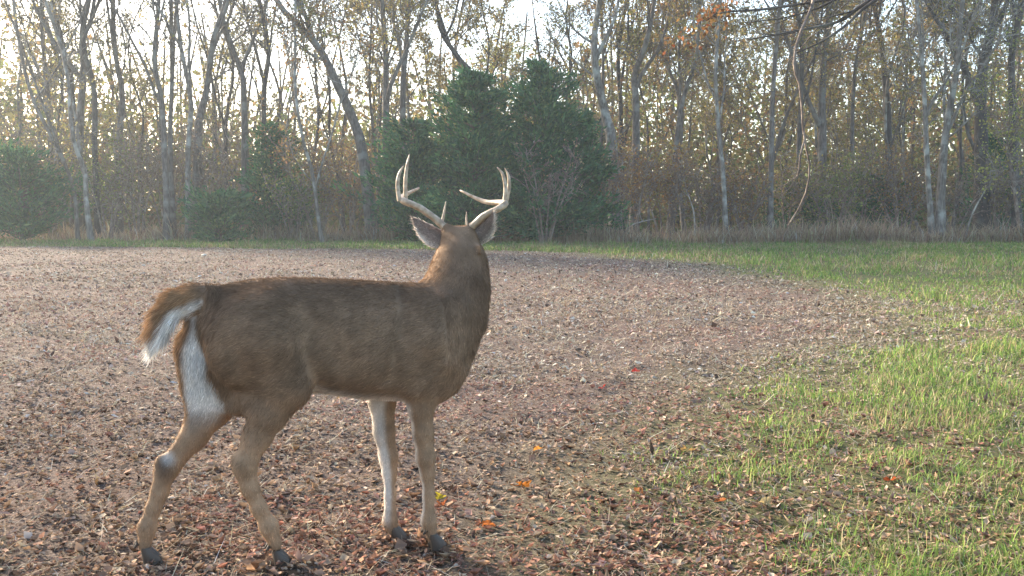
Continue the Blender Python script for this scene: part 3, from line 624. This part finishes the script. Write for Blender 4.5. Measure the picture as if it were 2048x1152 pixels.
# ------------------------------------------------------------------ cedars
def cedar(px, py, Y, h, rad, label, seed, n=9000, shape=1.0, cat='cedar', low=.02, size=.15):
    g = np.random.default_rng(900 + seed); b = at(px, py, Y); b[2] = 0
    e = obj('cedar_tree', None, loc=tuple(b)); tag(e, label, cat)
    mb = MB(); hh = np.linspace(0, h * .96, 9); tp = np.column_stack([g.normal(0, .03, 9), g.normal(0, .03, 9), hh]); mb.tube(tp, np.linspace(.13 * h / 6 + .02, .012, 9), 7, rough=.05)
    nbp = int(34 * h); P, D = [], []
    for q in range(nbp):
        z = h * (low + (1 - low) * (g.random() ** 1.25)); az = g.uniform(0, 2 * math.pi); t_ = z / h
        R = rad * (1 - t_) ** (.75 * shape) * (.55 + .45 * min(1, (t_ + .06) / .16)) * g.uniform(.38, 1.18) * (1 + .26 * math.sin(az * 3 + seed) + .2 * math.sin(z * 2.3 + az * 2 + seed * 2)) + .05
        d = np.array([math.cos(az), math.sin(az), g.uniform(.15, .6)]); a0 = np.array([0, 0, z]); a1 = a0 + d * R
        mb.tube(np.array([a0, (a0 + a1) / 2 - np.array([0, 0, .05 * R]), a1]), [.022, .014, .005], 4)
        m_ = max(6, int(n / nbp)); t2 = g.random(m_) ** .55; c_ = a0 + (a1 - a0) * t2[:, None] + g.normal(0, 1, (m_, 3)) * (.05 + .10 * np.clip(R, .2, 1.2) * (.45 + .5 * t2[:, None])) * np.array([1, 1, .75])
        P.append(c_); D.append(np.tile(d, (m_, 1)))
    P, D = np.concatenate(P), np.concatenate(D); P[:, 2] = np.maximum(P[:, 2], .04); n_ = len(P)
    D = D + g.normal(0, .55, (n_, 3)) + np.array([0, 0, .25]); D /= np.linalg.norm(D, axis=1)[:, None]
    A = np.cross(D, g.normal(size=(n_, 3))); A /= np.linalg.norm(A, axis=1)[:, None]; L_ = size * np.exp(g.normal(0, .3, (n_, 1))) 
    V = np.stack([P, P + D * L_ * .5 + A * L_ * .2, P + D * L_ * 1.2, P + D * L_ * .5 - A * L_ * .2], 1).reshape(-1, 3)
    C = palette(n_, [(.06, .14, .065), (.085, .175, .07), (.04, .095, .055), (.13, .20, .07)], [3, 3, 2, .8], .2, g)
    obj('trunk', mb.mesh('cedar_wood'), M_bark_dark, e)
    obj('crown', mesh('cedar_foliage', V, np.arange(4 * n_).reshape(-1, 4), np.repeat(C, 4, 0), smooth=False), M_needle, e)
    return e
cedar(1085, 486, 37.0, 6.6, 2.3, 'tallest dark green cedar, right-hand one of the group behind the antlers', 1, 26000, .7)
cedar(950, 486, 36.6, 6.1, 2.4, 'tall dark green cedar directly above and behind the antlers', 2, 26000, .7)
cedar(830, 484, 37.4, 4.4, 2.0, 'lower cedar forming the left shoulder of the group behind the antlers', 3, 17000, .62)
cedar(1160, 486, 38.2, 4.9, 1.5, 'narrow cedar at the right edge of the group, half behind bare scrub', 4, 12000, .7)
cedar(440, 478, 37.4, 1.75, 1.35, 'small round dark cedar bush standing alone at the field edge', 5, 7000, .35)
cedar(45, 482, 38.4, 3.4, 2.1, 'broad dark cedar at the far left edge of the field', 6, 9000, .5)
cedar(-70, 482, 39, 4.6, 2.2, 'dark cedar cut by the left edge of the picture', 7, 7000, .6)
cedar(545, 474, 40, 4.6, 1.6, 'hazy bluish cedar between the round bush and the brown scrub', 8, 8000, .8)
cedar(1985, 474, 41.5, 4.2, 1.7, 'dark cedar in the shade under the massive trunk at right', 9, 6000, .6)
cedar(1735, 470, 41, 2.6, 1.5, 'low green cedar left of the mottled twin tree', 10, 5000, .5)
cedar(1590, 468, 41.5, 2.2, 1.3, 'low green cedar behind the lower end of the dangling branch', 11, 4500, .5)

# ------------------------------------------------------------------ shrubs under the trees
def shrub(px, Y, h, wd, label, seed, pal, n_leaf, bark=None, nst=7, size=.08):
    g = np.random.default_rng(1500 + seed); b = at(px, 480, Y); b[2] = 0; st = []
    for q in range(nst):
        az = g.uniform(0, 6.28); r = wd * g.uniform(.3, 1); hh = h * g.uniform(.65, 1.05); x_, y_ = math.cos(az) * r, math.sin(az) * r
        st.append(([b + np.array([x_ * .12, y_ * .12, -.03]), b + np.array([x_ * .4, y_ * .4, hh * .4]), b + np.array([x_ * .75, y_ * .75, hh * .75]), b + np.array([x_, y_, hh])], .028 + .006 * h, .008))
    return tree('shrub', st, label, 'shrub', bark or M_twig, n_leaf, pal, size, 1500 + seed, None, ('stems', 'leaves'), .18, limbs=7, t0=.22, llen=h * .38, spread=.8, up=.5, subs=3, twigs=2, r_lim=.6, forks=0)
BARE = [(.26, .19, .14), (.30, .22, .13)]
SH = [(-40, 39.5, 4.6, 1.8, 'leafy gold shrub at the left edge above the broad cedar', GOLD, 2400), (95, 40.2, 5.0, 1.9, 'tall olive shrub behind the slim pale leaning trunk', GOLD, 2600), (215, 39.6, 3.8, 1.6, 'yellow-green shrub right of the slim pale leaning trunk', GREEN, 1900),
      (275, 40.5, 4.6, 1.8, 'grey twiggy thicket left of the trunk cluster', BARE, 700), (335, 41.5, 5.0, 1.9, 'grey twiggy thicket behind the trunk cluster', BARE, 700), (420, 40.8, 4.6, 1.8, 'bare mauve-grey scrub above the round cedar bush', BARE, 500),
      (505, 41.8, 4.2, 1.8, 'twiggy scrub with few leaves left of the hazy cedar', OLIVE, 1300), (590, 39.2, 2.6, 1.5, 'green low shrub at the foot of the hazy cedar', GREEN, 1900), (640, 39.8, 4.4, 1.7, 'russet scrub round the slender pale sapling', RUSSET, 2000),
      (700, 40.4, 3.8, 1.6, 'orange-brown scrub against the left cedar shoulder', RUSSET, 1900), (1090, 35.9, 3.9, 1.3, 'bare grey sapling with pale tan leaves in front of the cedars', [(.55, .42, .25), (.5, .36, .2)], 330), (1190, 38.6, 3.4, 1.4, 'bare brown scrub against the right side of the cedars', RUSSET, 700),
      (1265, 39.4, 3.6, 1.5, 'orange-leaved shrub under the elbowed trunk', RUSSET, 2300), (1330, 40, 3.9, 1.6, 'russet shrub under the thin right-leaning trunk', RUSSET, 2200), (1405, 39.4, 3.2, 1.5, 'brown thicket left of the pale low-forking tree', BARE, 1100),
      (1490, 39.2, 2.9, 1.3, 'orange shrub right of the pale low-forking tree', RUSSET, 2200), (1570, 40.6, 3.4, 1.5, 'olive shrub behind the dangling branch', OLIVE, 1900), (1665, 39.6, 3.2, 1.5, 'yellow-green shrub under the broad dim trunk', GREEN, 2100),
      (1720, 40.2, 4.0, 1.6, 'tan-leaved shrub left of the mottled twin tree', OLIVE, 2200), (1800, 39.4, 3.6, 1.5, 'brown shrub close behind the mottled twin tree', RUSSET, 1900), (1905, 39.2, 3.0, 1.3, 'thin dark shrub right of the mottled twin tree', BARE, 600),
      (1995, 39.5, 3.2, 1.4, 'dim shrub at the foot of the massive dark trunk', OLIVE, 900), (2052, 36.0, 6.0, 1.5, 'bright yellow-green leafy shrub at the right edge of the picture', [(.34, .36, .09), (.28, .32, .08), (.40, .37, .10)], 3000)]
for i, (px, Y_, h_, w_, lab, pal, nl) in enumerate(SH): shrub(px, Y_, h_, w_, lab, i, pal, nl)
tree('sapling', [([at(1930, 474, 36), at(1942, 432, 36), at(1964, 390, 36), at(1988, 356, 36.1), at(2013, 337, 36.2), at(2062, 305, 36.3)], .045, .015)], 'bare sapling bent over to the right near the right edge', 'sapling', M_bark_pale, 60, GREEN, .07, 901, None, ('stem', 'leaves'), limbs=6, t0=.5, llen=1.3, subs=2, twigs=1, forks=0)

# ------------------------------------------------------------------ the far wood, dry weeds
g = np.random.default_rng(71); n = 340000
x = g.uniform(-62, 62, n); y = g.uniform(56, 82, n); top = 9 + 8 * fbm(x * .12, y * .12, 61); az = x / y
lim = np.interp(az, [-.52, -.33, -.2, -.1, .1, .6], [.78, .64, .58, .68, .8, .85]); z = g.random(n) ** 1.5 * top
keep = (g.random(n) < np.clip(1.25 - z / top / lim * .55, .08, 1) * np.interp(az, [-.12, .02, .6], [1, .9, .85])) & (z / top < lim + g.normal(0, .12, n))
P = np.column_stack([x, y, z])[keep]; C = palette(len(P), OLIVE + RUSSET[:2] + GREEN, [1] * 11, .25, g) * .75
V, F_, C = leaf_quads(P, .30 * np.exp(g.normal(0, .3, len(P))), C, .7, g)
mbw = MB()
for q in range(170):
    bx, by = g.uniform(-60, 60), g.uniform(57, 82); pth = np.array([[bx, by, -.1], [bx + g.normal(0, .3), by, 4], [bx + g.normal(0, .6), by, 8], [bx + g.normal(0, 1), by, 13]]); mbw.tube(smooth_path(pth, 8), np.linspace(g.uniform(.1, .25), .05, 8), 5)
V2 = np.concatenate(mbw.V); F2 = np.concatenate(mbw.F)
me = mesh('far_wood', np.vstack([V, V2]), np.vstack([F_, F2 + len(V)]), np.vstack([C, np.tile((.12, .10, .09), (len(V2), 1))]), smooth=False)
tag(obj('far_wood', me, M_leaf), 'hazy mass of autumn wood far behind the field edge', 'woodland', kind='stuff')

def blades(P, h, wd, C, g, lean=.35, bend=.5):
    n = len(P); az = g.uniform(0, 6.28, n); d = np.column_stack([np.cos(az), np.sin(az), 0 * az]); a = np.column_stack([-np.sin(az + g.normal(0, .9, n)), np.cos(az), 0 * az]); a /= np.linalg.norm(a, axis=1)[:, None]
    h = np.broadcast_to(h, (n,))[:, None]; wd = np.broadcast_to(wd, (n,))[:, None]; ln = np.abs(g.normal(0, lean, (n, 1))); bd = np.abs(g.normal(0, bend, (n, 1)))
    up = np.array([0, 0, 1.]); m_ = P + h * .55 * (up + d * ln); t_ = m_ + h * .5 * (up * np.clip(1 - bd * .8, -.3, 1) + d * (ln + bd))
    V = np.stack([P - a * wd * .5, P + a * wd * .5, m_ + a * wd * .42, m_ - a * wd * .42, t_], 1).reshape(-1, 3)
    i = np.arange(n)[:, None] * 5; F3 = np.concatenate([i + np.array([[0, 1, 2]]), i + np.array([[0, 2, 3]]), i + np.array([[3, 2, 4]])])
    return V, F3, np.repeat(C, 5, 0)
g = np.random.default_rng(81); n = 42000
px = g.uniform(-260, 2320, n); dd = np.abs(g.normal(0, 1.6, n)); Y0 = np.interp(px, [0, 700, 1200, 2048], [39.3, 38.3, 36.4, 35.7]); y = Y0 + dd; x = (px - 1024) / FPX * y
dens = fbm(x * .35, y * .5, 91); keep = (g.random(n) < np.clip((dens - .3) * 3.2, 0, 1)) & ~((px > -150) & (px < 130) & (g.random(n) < .7)) & ~((px > 380) & (px < 520) & (g.random(n) < .6)); x, y = x[keep], y[keep]; n = len(x)
P = np.column_stack([x, y, hgt(x, y)]); h = (.30 + 1.0 * fbm(x * .6, y * .6, 92) * g.random(n)) * np.exp(g.normal(0, .25, n))
C = palette(n, [(.36, .26, .18), (.44, .34, .23), (.26, .18, .13), (.5, .42, .3), (.3, .27, .13)], [3, 2.5, 2, 1, .8], .25, g)
V, F_, C = blades(P, h, .026, C, g, .5, .6); tag(obj('dry_weeds', mesh('dry_weeds', V, F_, C, smooth=False), M_weed), 'brown dry weeds along the foot of the wood', 'weeds', kind='stuff')

# ------------------------------------------------------------------ grass
def scatter(n, y0, y1, g, xm=1.5, pw=1.0):       # ground places seen by the camera plus a margin at the sides, thinning with distance
    y = y0 * (y1 / y0) ** (g.random(n) ** pw); hw = .53 * y + xm; x = g.uniform(-1, 1, n) * hw; return x, y
GC = [(.175, .27, .065), (.22, .31, .08), (.12, .20, .055), (.31, .34, .12), (.38, .34, .17), (.13, .23, .085)]
VS, FS, CS, nv = [], [], [], 0
for n, y0, y1, seed in ((330000, 2.6, 12, 1), (150000, 12, 30, 2), (300000, 29.5, 39.5, 3)):
    g = np.random.default_rng(1200 + seed); x, y = scatter(n, y0, y1, g, 2.0); sd_ = field_sd(x, y)
    cl = fbm(x * 1.5, y * 1.5, 101, 4) ; cl2 = fbm(x * .55 + 9, y * .55, 105)
    amp = np.clip(-sd_ / np.where(y < 12, 1.1, 1.0), 0, 1)
    pr = np.clip((cl - .53 + np.where(y < 12, .30, .42) * amp * (cl2 + np.where(y < 12, .12, .35)) - (1 - amp) * .10) * 1.7 + .16 * amp + np.where(y < 9, .42 * np.clip((x - .75) / .8, 0, 1) * np.clip((cl2 - .30) * 4, 0, 1) + .2 * np.clip((x - 1.05) / .4, 0, 1) * (y < 5.8), 0), 0, 1) * np.clip(.35 + 2.6 * (fbm(x * 2.6 + 3, y * 1.9, 141, 3) - .40) + .12 * np.clip((x - 1.2) / .5, 0, 1) * (y < 6), .14, 1) * (sd_ < .35) * np.where(y < 8, np.clip((x - .05) / .8, .0, 1) + .15 * (cl > .62), 1)
    keep = g.random(n) < pr; x, y, cl2 = x[keep], y[keep], cl2[keep]; a_ = amp[keep]; n = len(x)
    P = np.column_stack([x, y, hgt(x, y) - .004]); sz = np.clip(y / 9, 1, 2.4)
    h = (.03 + .085 * cl2 * a_ * np.clip(.4 + 2.4 * (fbm(x * 2.6 + 3, y * 1.9, 141, 3) - .36), .3, 1.3)) * np.exp(g.normal(0, .35, n)) * np.where(y > 20, 1.6, 1.); wd = .0042 * np.clip(y / 4.2, 1, 6)
    dry = g.random(n) < .2 + .3 * (fbm(x * .4, y * .4, 108) > .55); C = palette(n, GC, [3, 3, 2, 1.5, .5, 1.2], .2, g); C[dry] = palette(dry.sum(), [(.36, .29, .17), (.28, .21, .12), (.4, .35, .22)], [1, 1, 1], .2, g)
    v, f, c_ = blades(P, h, wd, C, g, .6, .8); VS.append(v); FS.append(f + nv); CS.append(c_); nv += len(v)
tag(obj('grass', mesh('grass', np.concatenate(VS), np.concatenate(FS), np.concatenate(CS), smooth=False), M_grass), 'green grass around the bare field', 'grass', kind='stuff')

# ------------------------------------------------------------------ dead leaves and stubble on the field
def litter(x, y, size, C, g, asp=.55, tilt=.5, lift=.012):
    n = len(x); A, B, Nn = rand_frames(n, .62, g); P = np.column_stack([x, y, hgt(x, y) + lift * g.random(n)]); s = size[:, None]; cu = g.normal(.10, .16, (n, 1)) * s; as_ = asp * np.exp(g.normal(0, .35, (n, 1)))
    V = np.stack([P - A * s * .5 + Nn * cu * .6, P + B * s * as_ * .5 + A * s * g.normal(0, .1, (n, 1)) + Nn * cu, P + A * s * .5 + Nn * cu * g.normal(.8, .8, (n, 1)), P - B * s * as_ * .5 + A * s * g.normal(0, .1, (n, 1)) + Nn * cu, P - Nn * cu * .4], 1).reshape(-1, 3)
    V[:, 2] = np.maximum(V[:, 2], np.repeat(hgt(x, y), 5) - .004)
    i = np.arange(n)[:, None] * 5; F3 = np.concatenate([i + np.array([q]) for q in ([0, 4, 1], [1, 4, 2], [2, 4, 3], [3, 4, 0])])
    return V, F3, np.repeat(C, 5, 0)
LCOL = [(.40, .325, .26), (.24, .18, .145), (.46, .40, .335), (.10, .073, .06), (.30, .175, .135), (.31, .255, .205), (.37, .27, .18)]
VS, FS, CS, nv = [], [], [], 0
for n, y0, y1, seed in ((165000, 2.6, 7, 1), (130000, 7, 14, 2), (110000, 14, 36, 3)):
    g = np.random.default_rng(1300 + seed); x, y = scatter(n, y0, y1, g, 2.0); sd_ = field_sd(x, y); cl = fbm(x * 1.1, y * 1.1, 121, 4); rd = fbm(x * .5, y * .8, 125, 3)
    pr = np.where(sd_ > -.15, .42 + 1.6 * np.clip(cl - .36, 0, 1), .42 * (y < 16) + .35 * np.clip(1 + sd_ / 1.3, 0, 1)); keep = (g.random(n) < pr); x, y, rd, sd_ = x[keep], y[keep], rd[keep], sd_[keep]; n = len(x)
    W = np.array([3, 2.6, 1.9, 1.6, .8, 2, .7]); C = palette(n, LCOL, W, .22, g); q_ = (rd > .53) & (g.random(n) < .6); C[q_] = palette(q_.sum(), [(.32, .20, .165), (.25, .145, .12), (.42, .31, .26)], [1, 1, .8], .2, g)
    size = np.where(g.random(n) < .72, .016, .032) * np.exp(g.normal(0, .35, n)) * np.clip(y / 8.5, 1, 2.2); size = np.minimum(size, .052 * np.clip(y / 6.5, 1, 1.6)); asp = .5 if seed == 1 else .5
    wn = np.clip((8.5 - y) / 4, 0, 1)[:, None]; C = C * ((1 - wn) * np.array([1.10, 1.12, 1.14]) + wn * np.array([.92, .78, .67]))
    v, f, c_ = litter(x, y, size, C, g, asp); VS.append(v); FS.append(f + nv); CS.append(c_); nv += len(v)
    ns = int(n / (4.5 if seed == 1 else 2.2)); k_ = g.choice(n, ns, False); P = np.column_stack([x[k_], y[k_], hgt(x[k_], y[k_])])
    Cs = palette(ns, [(.44, .36, .26), (.36, .28, .19), (.5, .44, .34), (.3, .17, .11)], [2, 2, 1, .5], .2, g)
    v, f, c_ = blades(P, .023 * np.exp(g.normal(0, .45, ns)) * np.clip(y[k_] / 8, 1, 1.6), .0025 * np.clip(y[k_] / 4, 1, 6), Cs, g, 2.6, .6); VS.append(v); FS.append(f + nv); CS.append(c_); nv += len(v)
g = np.random.default_rng(1399)
for ch in (RH, LH, RF, LF):                      # leaves pushed up around each hoof
    c_w = l2w(ch[-1]); n = 70; an_ = g.uniform(0, 6.28, n); rr = g.uniform(.035, .13, n); x, y = c_w[0] + np.cos(an_) * rr, c_w[1] + np.sin(an_) * rr
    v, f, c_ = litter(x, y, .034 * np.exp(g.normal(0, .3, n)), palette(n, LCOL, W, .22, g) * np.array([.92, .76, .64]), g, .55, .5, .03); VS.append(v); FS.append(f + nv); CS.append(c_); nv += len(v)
tag(obj('leaf_litter', mesh('leaf_litter', np.concatenate(VS), np.concatenate(FS), np.concatenate(CS), smooth=False), M_litter), 'dead leaves and stubble covering the bare field', 'leaf litter', kind='stuff')

# ------------------------------------------------------------------ single leaves, sticks, stones that stand out
def lobed_leaf(px, py, size, col, label, seed, lobes=5):
    g = np.random.default_rng(1700 + seed); P = onground(px, py); P[2] = hgt(P[0], P[1]) + .018
    k = lobes * 6; an = np.linspace(0, 2 * math.pi, k, endpoint=False); r = size * .5 * (.62 + .38 * np.abs(np.cos(an * lobes / 2))) * (1 + g.normal(0, .06, k)); r *= np.where(np.abs(an - math.pi) < .3, .6, 1)
    rows = [np.zeros((1, 3))]
    for f_ in (.5, 1.):
        x_, y_ = np.cos(an) * r * f_, np.sin(an) * r * f_ * .8; rows.append(np.column_stack([x_, y_, (f_ ** 2) * size * (.12 + .14 * np.cos(an * 2 + seed) + g.normal(0, .04, k))]))
    V = np.vstack(rows); j = np.arange(k); j2 = (j + 1) % k
    T = np.column_stack([0 * j, 1 + j, 1 + j2]); Q = np.column_stack([1 + j, 1 + k + j, 1 + k + j2, 1 + j2])
    e = obj('fallen_leaf', None, loc=tuple(P)); e.rotation_euler = (g.normal(.25, .15), g.normal(0, .2), g.uniform(0, 6.28)); tag(e, label, 'leaf')
    obj('blade', mesh('leaf_blade', V, [Q, T], np.tile(np.array(col) * .65, (len(V), 1)) * np.exp(g.normal(0, .12, (len(V), 1)))), M_leaf, e)
    b = MB(); b.tube(np.array([[-size * .25, 0, .002], [-size * .6, 0, .006], [-size * .85, size * .06, .012]]), [.002, .0016, .0014], 5, C=np.array(col) * .6); obj('stalk', b.mesh('leaf_stalk'), M_leaf, e)
for i, (px, py, s_, col, lab) in enumerate([(1048, 968, .075, (.62, .22, .04), 'bright orange fallen leaf right of the deer\'s front hooves'), (880, 990, .055, (.60, .48, .05), 'small yellow fallen leaf beside the deer\'s near front leg'), (884, 1004, .05, (.42, .13, .05), 'rust red fallen leaf just below the small yellow leaf'),
        (976, 1046, .065, (.50, .17, .05), 'orange-brown fallen leaf low in the litter right of the front hooves'), (1075, 905, .06, (.60, .27, .06), 'orange fallen leaf above the bright orange one'), (1780, 962, .06, (.48, .12, .04), 'red-brown fallen leaf lying in the grass on the right'),
        (1530, 1012, .07, (.62, .48, .24), 'pale tan curled leaf on the dark soil at lower right'), (1375, 900, .075, (.60, .38, .14), 'golden tan leaf at the edge of the thin grass'), (1205, 776, .06, (.50, .05, .04), 'crimson leaf on the field right of the deer\'s chest'),
        (1440, 1010, .06, (.40, .15, .06), 'rusty leaf left of the pale curled leaf on dark soil'), (1272, 742, .07, (.48, .07, .06), 'red leaf farther out on the field, right of the crimson one'), (1278, 990, .07, (.46, .2, .08), 'brown-orange leaf between the bright orange leaf and the dark soil'), (1085, 1012, .05, (.45, .38, .3), 'small buff leaf below the bright orange leaf')]):
    lobed_leaf(px, py, s_, col, lab, i)
def stick(name, P, r, label, cat, mat, forks=()):
    P = np.array(P, float); b = MB(); Q = smooth_path(P, 16); b.tube(Q - P[0], np.linspace(r, r * .45, 16), 7, rough=.06)
    o = obj(name, None, loc=tuple(P[0])); tag(o, label, cat); obj('stem', b.mesh(name), mat, o)
    for fk in forks:
        b = MB(); F_ = smooth_path(np.array(fk, float), 8); b.tube(F_ - P[0], np.linspace(r * .6, r * .25, 8), 6); obj('fork', b.mesh('fork'), mat, o)
    return o
M_dead = barkmat('weathered_wood', (.20, .17, .14), (.36, .32, .27), (.42, .39, .34), 2)
q = onground(1234, 486)
stick('fallen_branch', [q, at(1262, 452, 36.2), at(1285, 443, 36.3), at(1312, 437, 36.4)], .028, 'pale dead branch propped in the weeds right of the cedars', 'branch', M_dead, [[at(1285, 443, 36.3), at(1280, 430, 36.3), at(1279, 418, 36.3)]])
q = at(1390, 462, 37); q[2] = .02
stick('broken_stake', [q, at(1388, 430, 37), at(1381, 402, 37), at(1372, 380, 37)], .032, 'pale broken stick leaning in the brown thicket', 'stick', M_dead)
P = onground(372, 1000)
def pebble(px, py, s_, col, label, seed):
    g = np.random.default_rng(seed); P = onground(px, py); th_, ph_ = np.meshgrid(np.linspace(.01, math.pi - .01, 8), np.linspace(0, 2 * math.pi, 13)[:-1], indexing='ij')
    V = np.stack([np.sin(th_) * np.cos(ph_) * s_, np.sin(th_) * np.sin(ph_) * s_ * .6, np.cos(th_) * s_ * .4], -1).reshape(-1, 3) * (1 + g.normal(0, .05, (96, 1)))
    i = np.arange(7)[:, None] * 12; j = np.arange(12)[None]; m, t, p, out = nm('stone'); p.inputs['Base Color'].default_value = (*col, 1); p.inputs['Roughness'].default_value = .8
    no = t.nodes.new('ShaderNodeTexNoise'); no.inputs['Scale'].default_value = 60; bp = t.nodes.new('ShaderNodeBump'); bp.inputs['Distance'].default_value = .003; t.links.new(no.outputs[0], bp.inputs['Height']); t.links.new(bp.outputs[0], p.inputs['Normal'])
    o = obj('stone', mesh('stone', V, np.stack([i + j, i + 12 + j, i + 12 + (j + 1) % 12, i + (j + 1) % 12], -1).reshape(-1, 4)), m, loc=(P[0], P[1], hgt(P[0], P[1]) + s_ * .35)); o.rotation_euler[2] = g.uniform(-.6, .6); tag(o, label, 'stone')
pebble(343, 997, .018, (.62, .55, .45), 'small pale stone between the deer\'s hind legs', 1)
pebble(408, 512, .08, (.7, .66, .58), 'pale stone far out on the bare field', 2)

# ------------------------------------------------------------------ the near tree on the right whose limb overhangs the field
Yt = 9.0
tb = np.array([7.2, 9.6, -.05]); mbn = MB(); g = np.random.default_rng(2001)
e = obj('overhanging_tree', None, loc=tuple(tb)); tag(e, 'near tree whose dark bare limbs reach in at the upper right', 'tree')
tp = jit_path([tb * 0, (.1, 0, 2), (0, .1, 4.5), (-.2, 0, 7), (0, 0, 9)], 14, .01, g); mbn.tube(tp, np.linspace(.26, .10, 14), 10, rough=.05); obj('trunk', mbn.mesh('near_trunk'), M_bark, e)
def limb(pts, r, name='branch', mat=M_bark_dark, leaves=0, seed=0, stub=0):
    g = np.random.default_rng(2100 + seed); Q = smooth_path(np.array(pts), 22) - tb; b = MB(); R = np.linspace(r, r * .22, 22); b.tube(Q, R, 7, rough=.05); LP = []
    for q in range(stub):
        j = g.integers(7, 21); d = Q[j] - Q[j - 1]; d = d / np.linalg.norm(d) + g.normal(0, .5, 3) + np.array([0, 0, -.15]); d /= np.linalg.norm(d); l_ = g.uniform(.2, .6)
        T_ = np.array([Q[j], Q[j] + d * l_ * .5 + g.normal(0, .03, 3), Q[j] + d * l_ + g.normal(0, .05, 3)]); b.tube(T_, [R[j] * .5, R[j] * .35, .003], 5); LP += [T_[1:]] * (j >= 15)
    o = obj(name, b.mesh('limb'), mat, e)
    if leaves:
        LP = np.concatenate(LP + [Q[17:]]); c_ = LP[g.integers(0, len(LP), leaves)] + g.normal(0, .07, (leaves, 3)); C = palette(leaves, [(.42, .17, .08), (.36, .2, .1), (.45, .28, .12)], [1, 1, 1], .2, g)
        V, F_, C = leaf_quads(c_, .055, C * .5, .6, g); obj('leaves', mesh('limb_leaves', V, F_, C, smooth=False), M_leaf, o)
root = tb + np.array([0, 0, 4.3])
limb([root, at(1960, -110, 9.2), at(1745, -2, 9.0), at(1680, 42, 9.0), at(1600, 60, 9.0), at(1495, 80, 9.0)], .028, seed=1, stub=9)
limb([root + np.array([0, 0, -.2]), at(1950, -90, 9.0), at(1760, -5, 8.9), at(1690, 52, 8.8), at(1640, 85, 8.8), at(1592, 106, 8.8)], .024, seed=2, stub=4)
limb([root + np.array([0, 0, .5]), at(1900, -120, 9.2), at(1720, -20, 9.2), at(1620, 5, 9.2), at(1530, 18, 9.2), at(1440, 26, 9.2), at(1415, 40, 9.2)], .022, seed=3, stub=12, leaves=150)
limb([root + np.array([0, 0, .6]), at(1880, -140, 9.4), at(1730, -40, 9.3), at(1650, 10, 9.3), at(1570, 35, 9.3), at(1490, 45, 9.3)], .02, seed=4, stub=6)
limb([at(1740, 118, 8.9), at(1720, 128, 8.9), at(1698, 143, 8.9)], .016, seed=5) if False else None
hang = [at(1628, -8, 9.2), at(1622, 18, 9.1), at(1606, 52, 8.9), at(1592, 95, 8.8), at(1588, 140, 8.75), at(1598, 162, 8.75), at(1604, 215, 8.7), at(1608, 275, 8.7), at(1619, 325, 8.7), at(1617, 365, 8.7), at(1604, 405, 8.7), at(1577, 450, 8.7)]
hb = stick('dangling_branch', hang, .015, 'thin pale dead branch dangling straight down in front of the wood', 'branch', barkmat('dry_branch', (.10, .075, .06), (.22, .165, .13), (.26, .21, .17), 3), [[at(1609, 280, 8.7), at(1601, 310, 8.68), at(1597, 345, 8.68), at(1588, 358, 8.68), at(1546, 384, 8.68)]])

# ------------------------------------------------------------------ haze
x0, x1, y0, y1, z0, z1 = -255, 255, -255, 255, -1.1, 19.5
V = np.array([(x, y, z) for z in (z0, z1) for x, y in ((x0, y0), (x1, y0), (x1, y1), (x0, y1))]); F_ = np.array([[3, 2, 1, 0], [4, 5, 6, 7], [0, 1, 5, 4], [1, 2, 6, 5], [2, 3, 7, 6], [3, 0, 4, 7]])
m, t, p, out = nm('morning_haze'); t.nodes.remove(p); pv = t.nodes.new('ShaderNodeVolumePrincipled'); pv.inputs['Color'].default_value = (.80, .91, 1, 1); pv.inputs['Density'].default_value = .0011; pv.inputs['Anisotropy'].default_value = .3
t.links.new(pv.outputs[0], out.inputs['Volume']); hz = obj('haze', mesh('haze', V, F_, smooth=False), m); tag(hz, 'thin morning haze over the field and wood', kind='stuff')
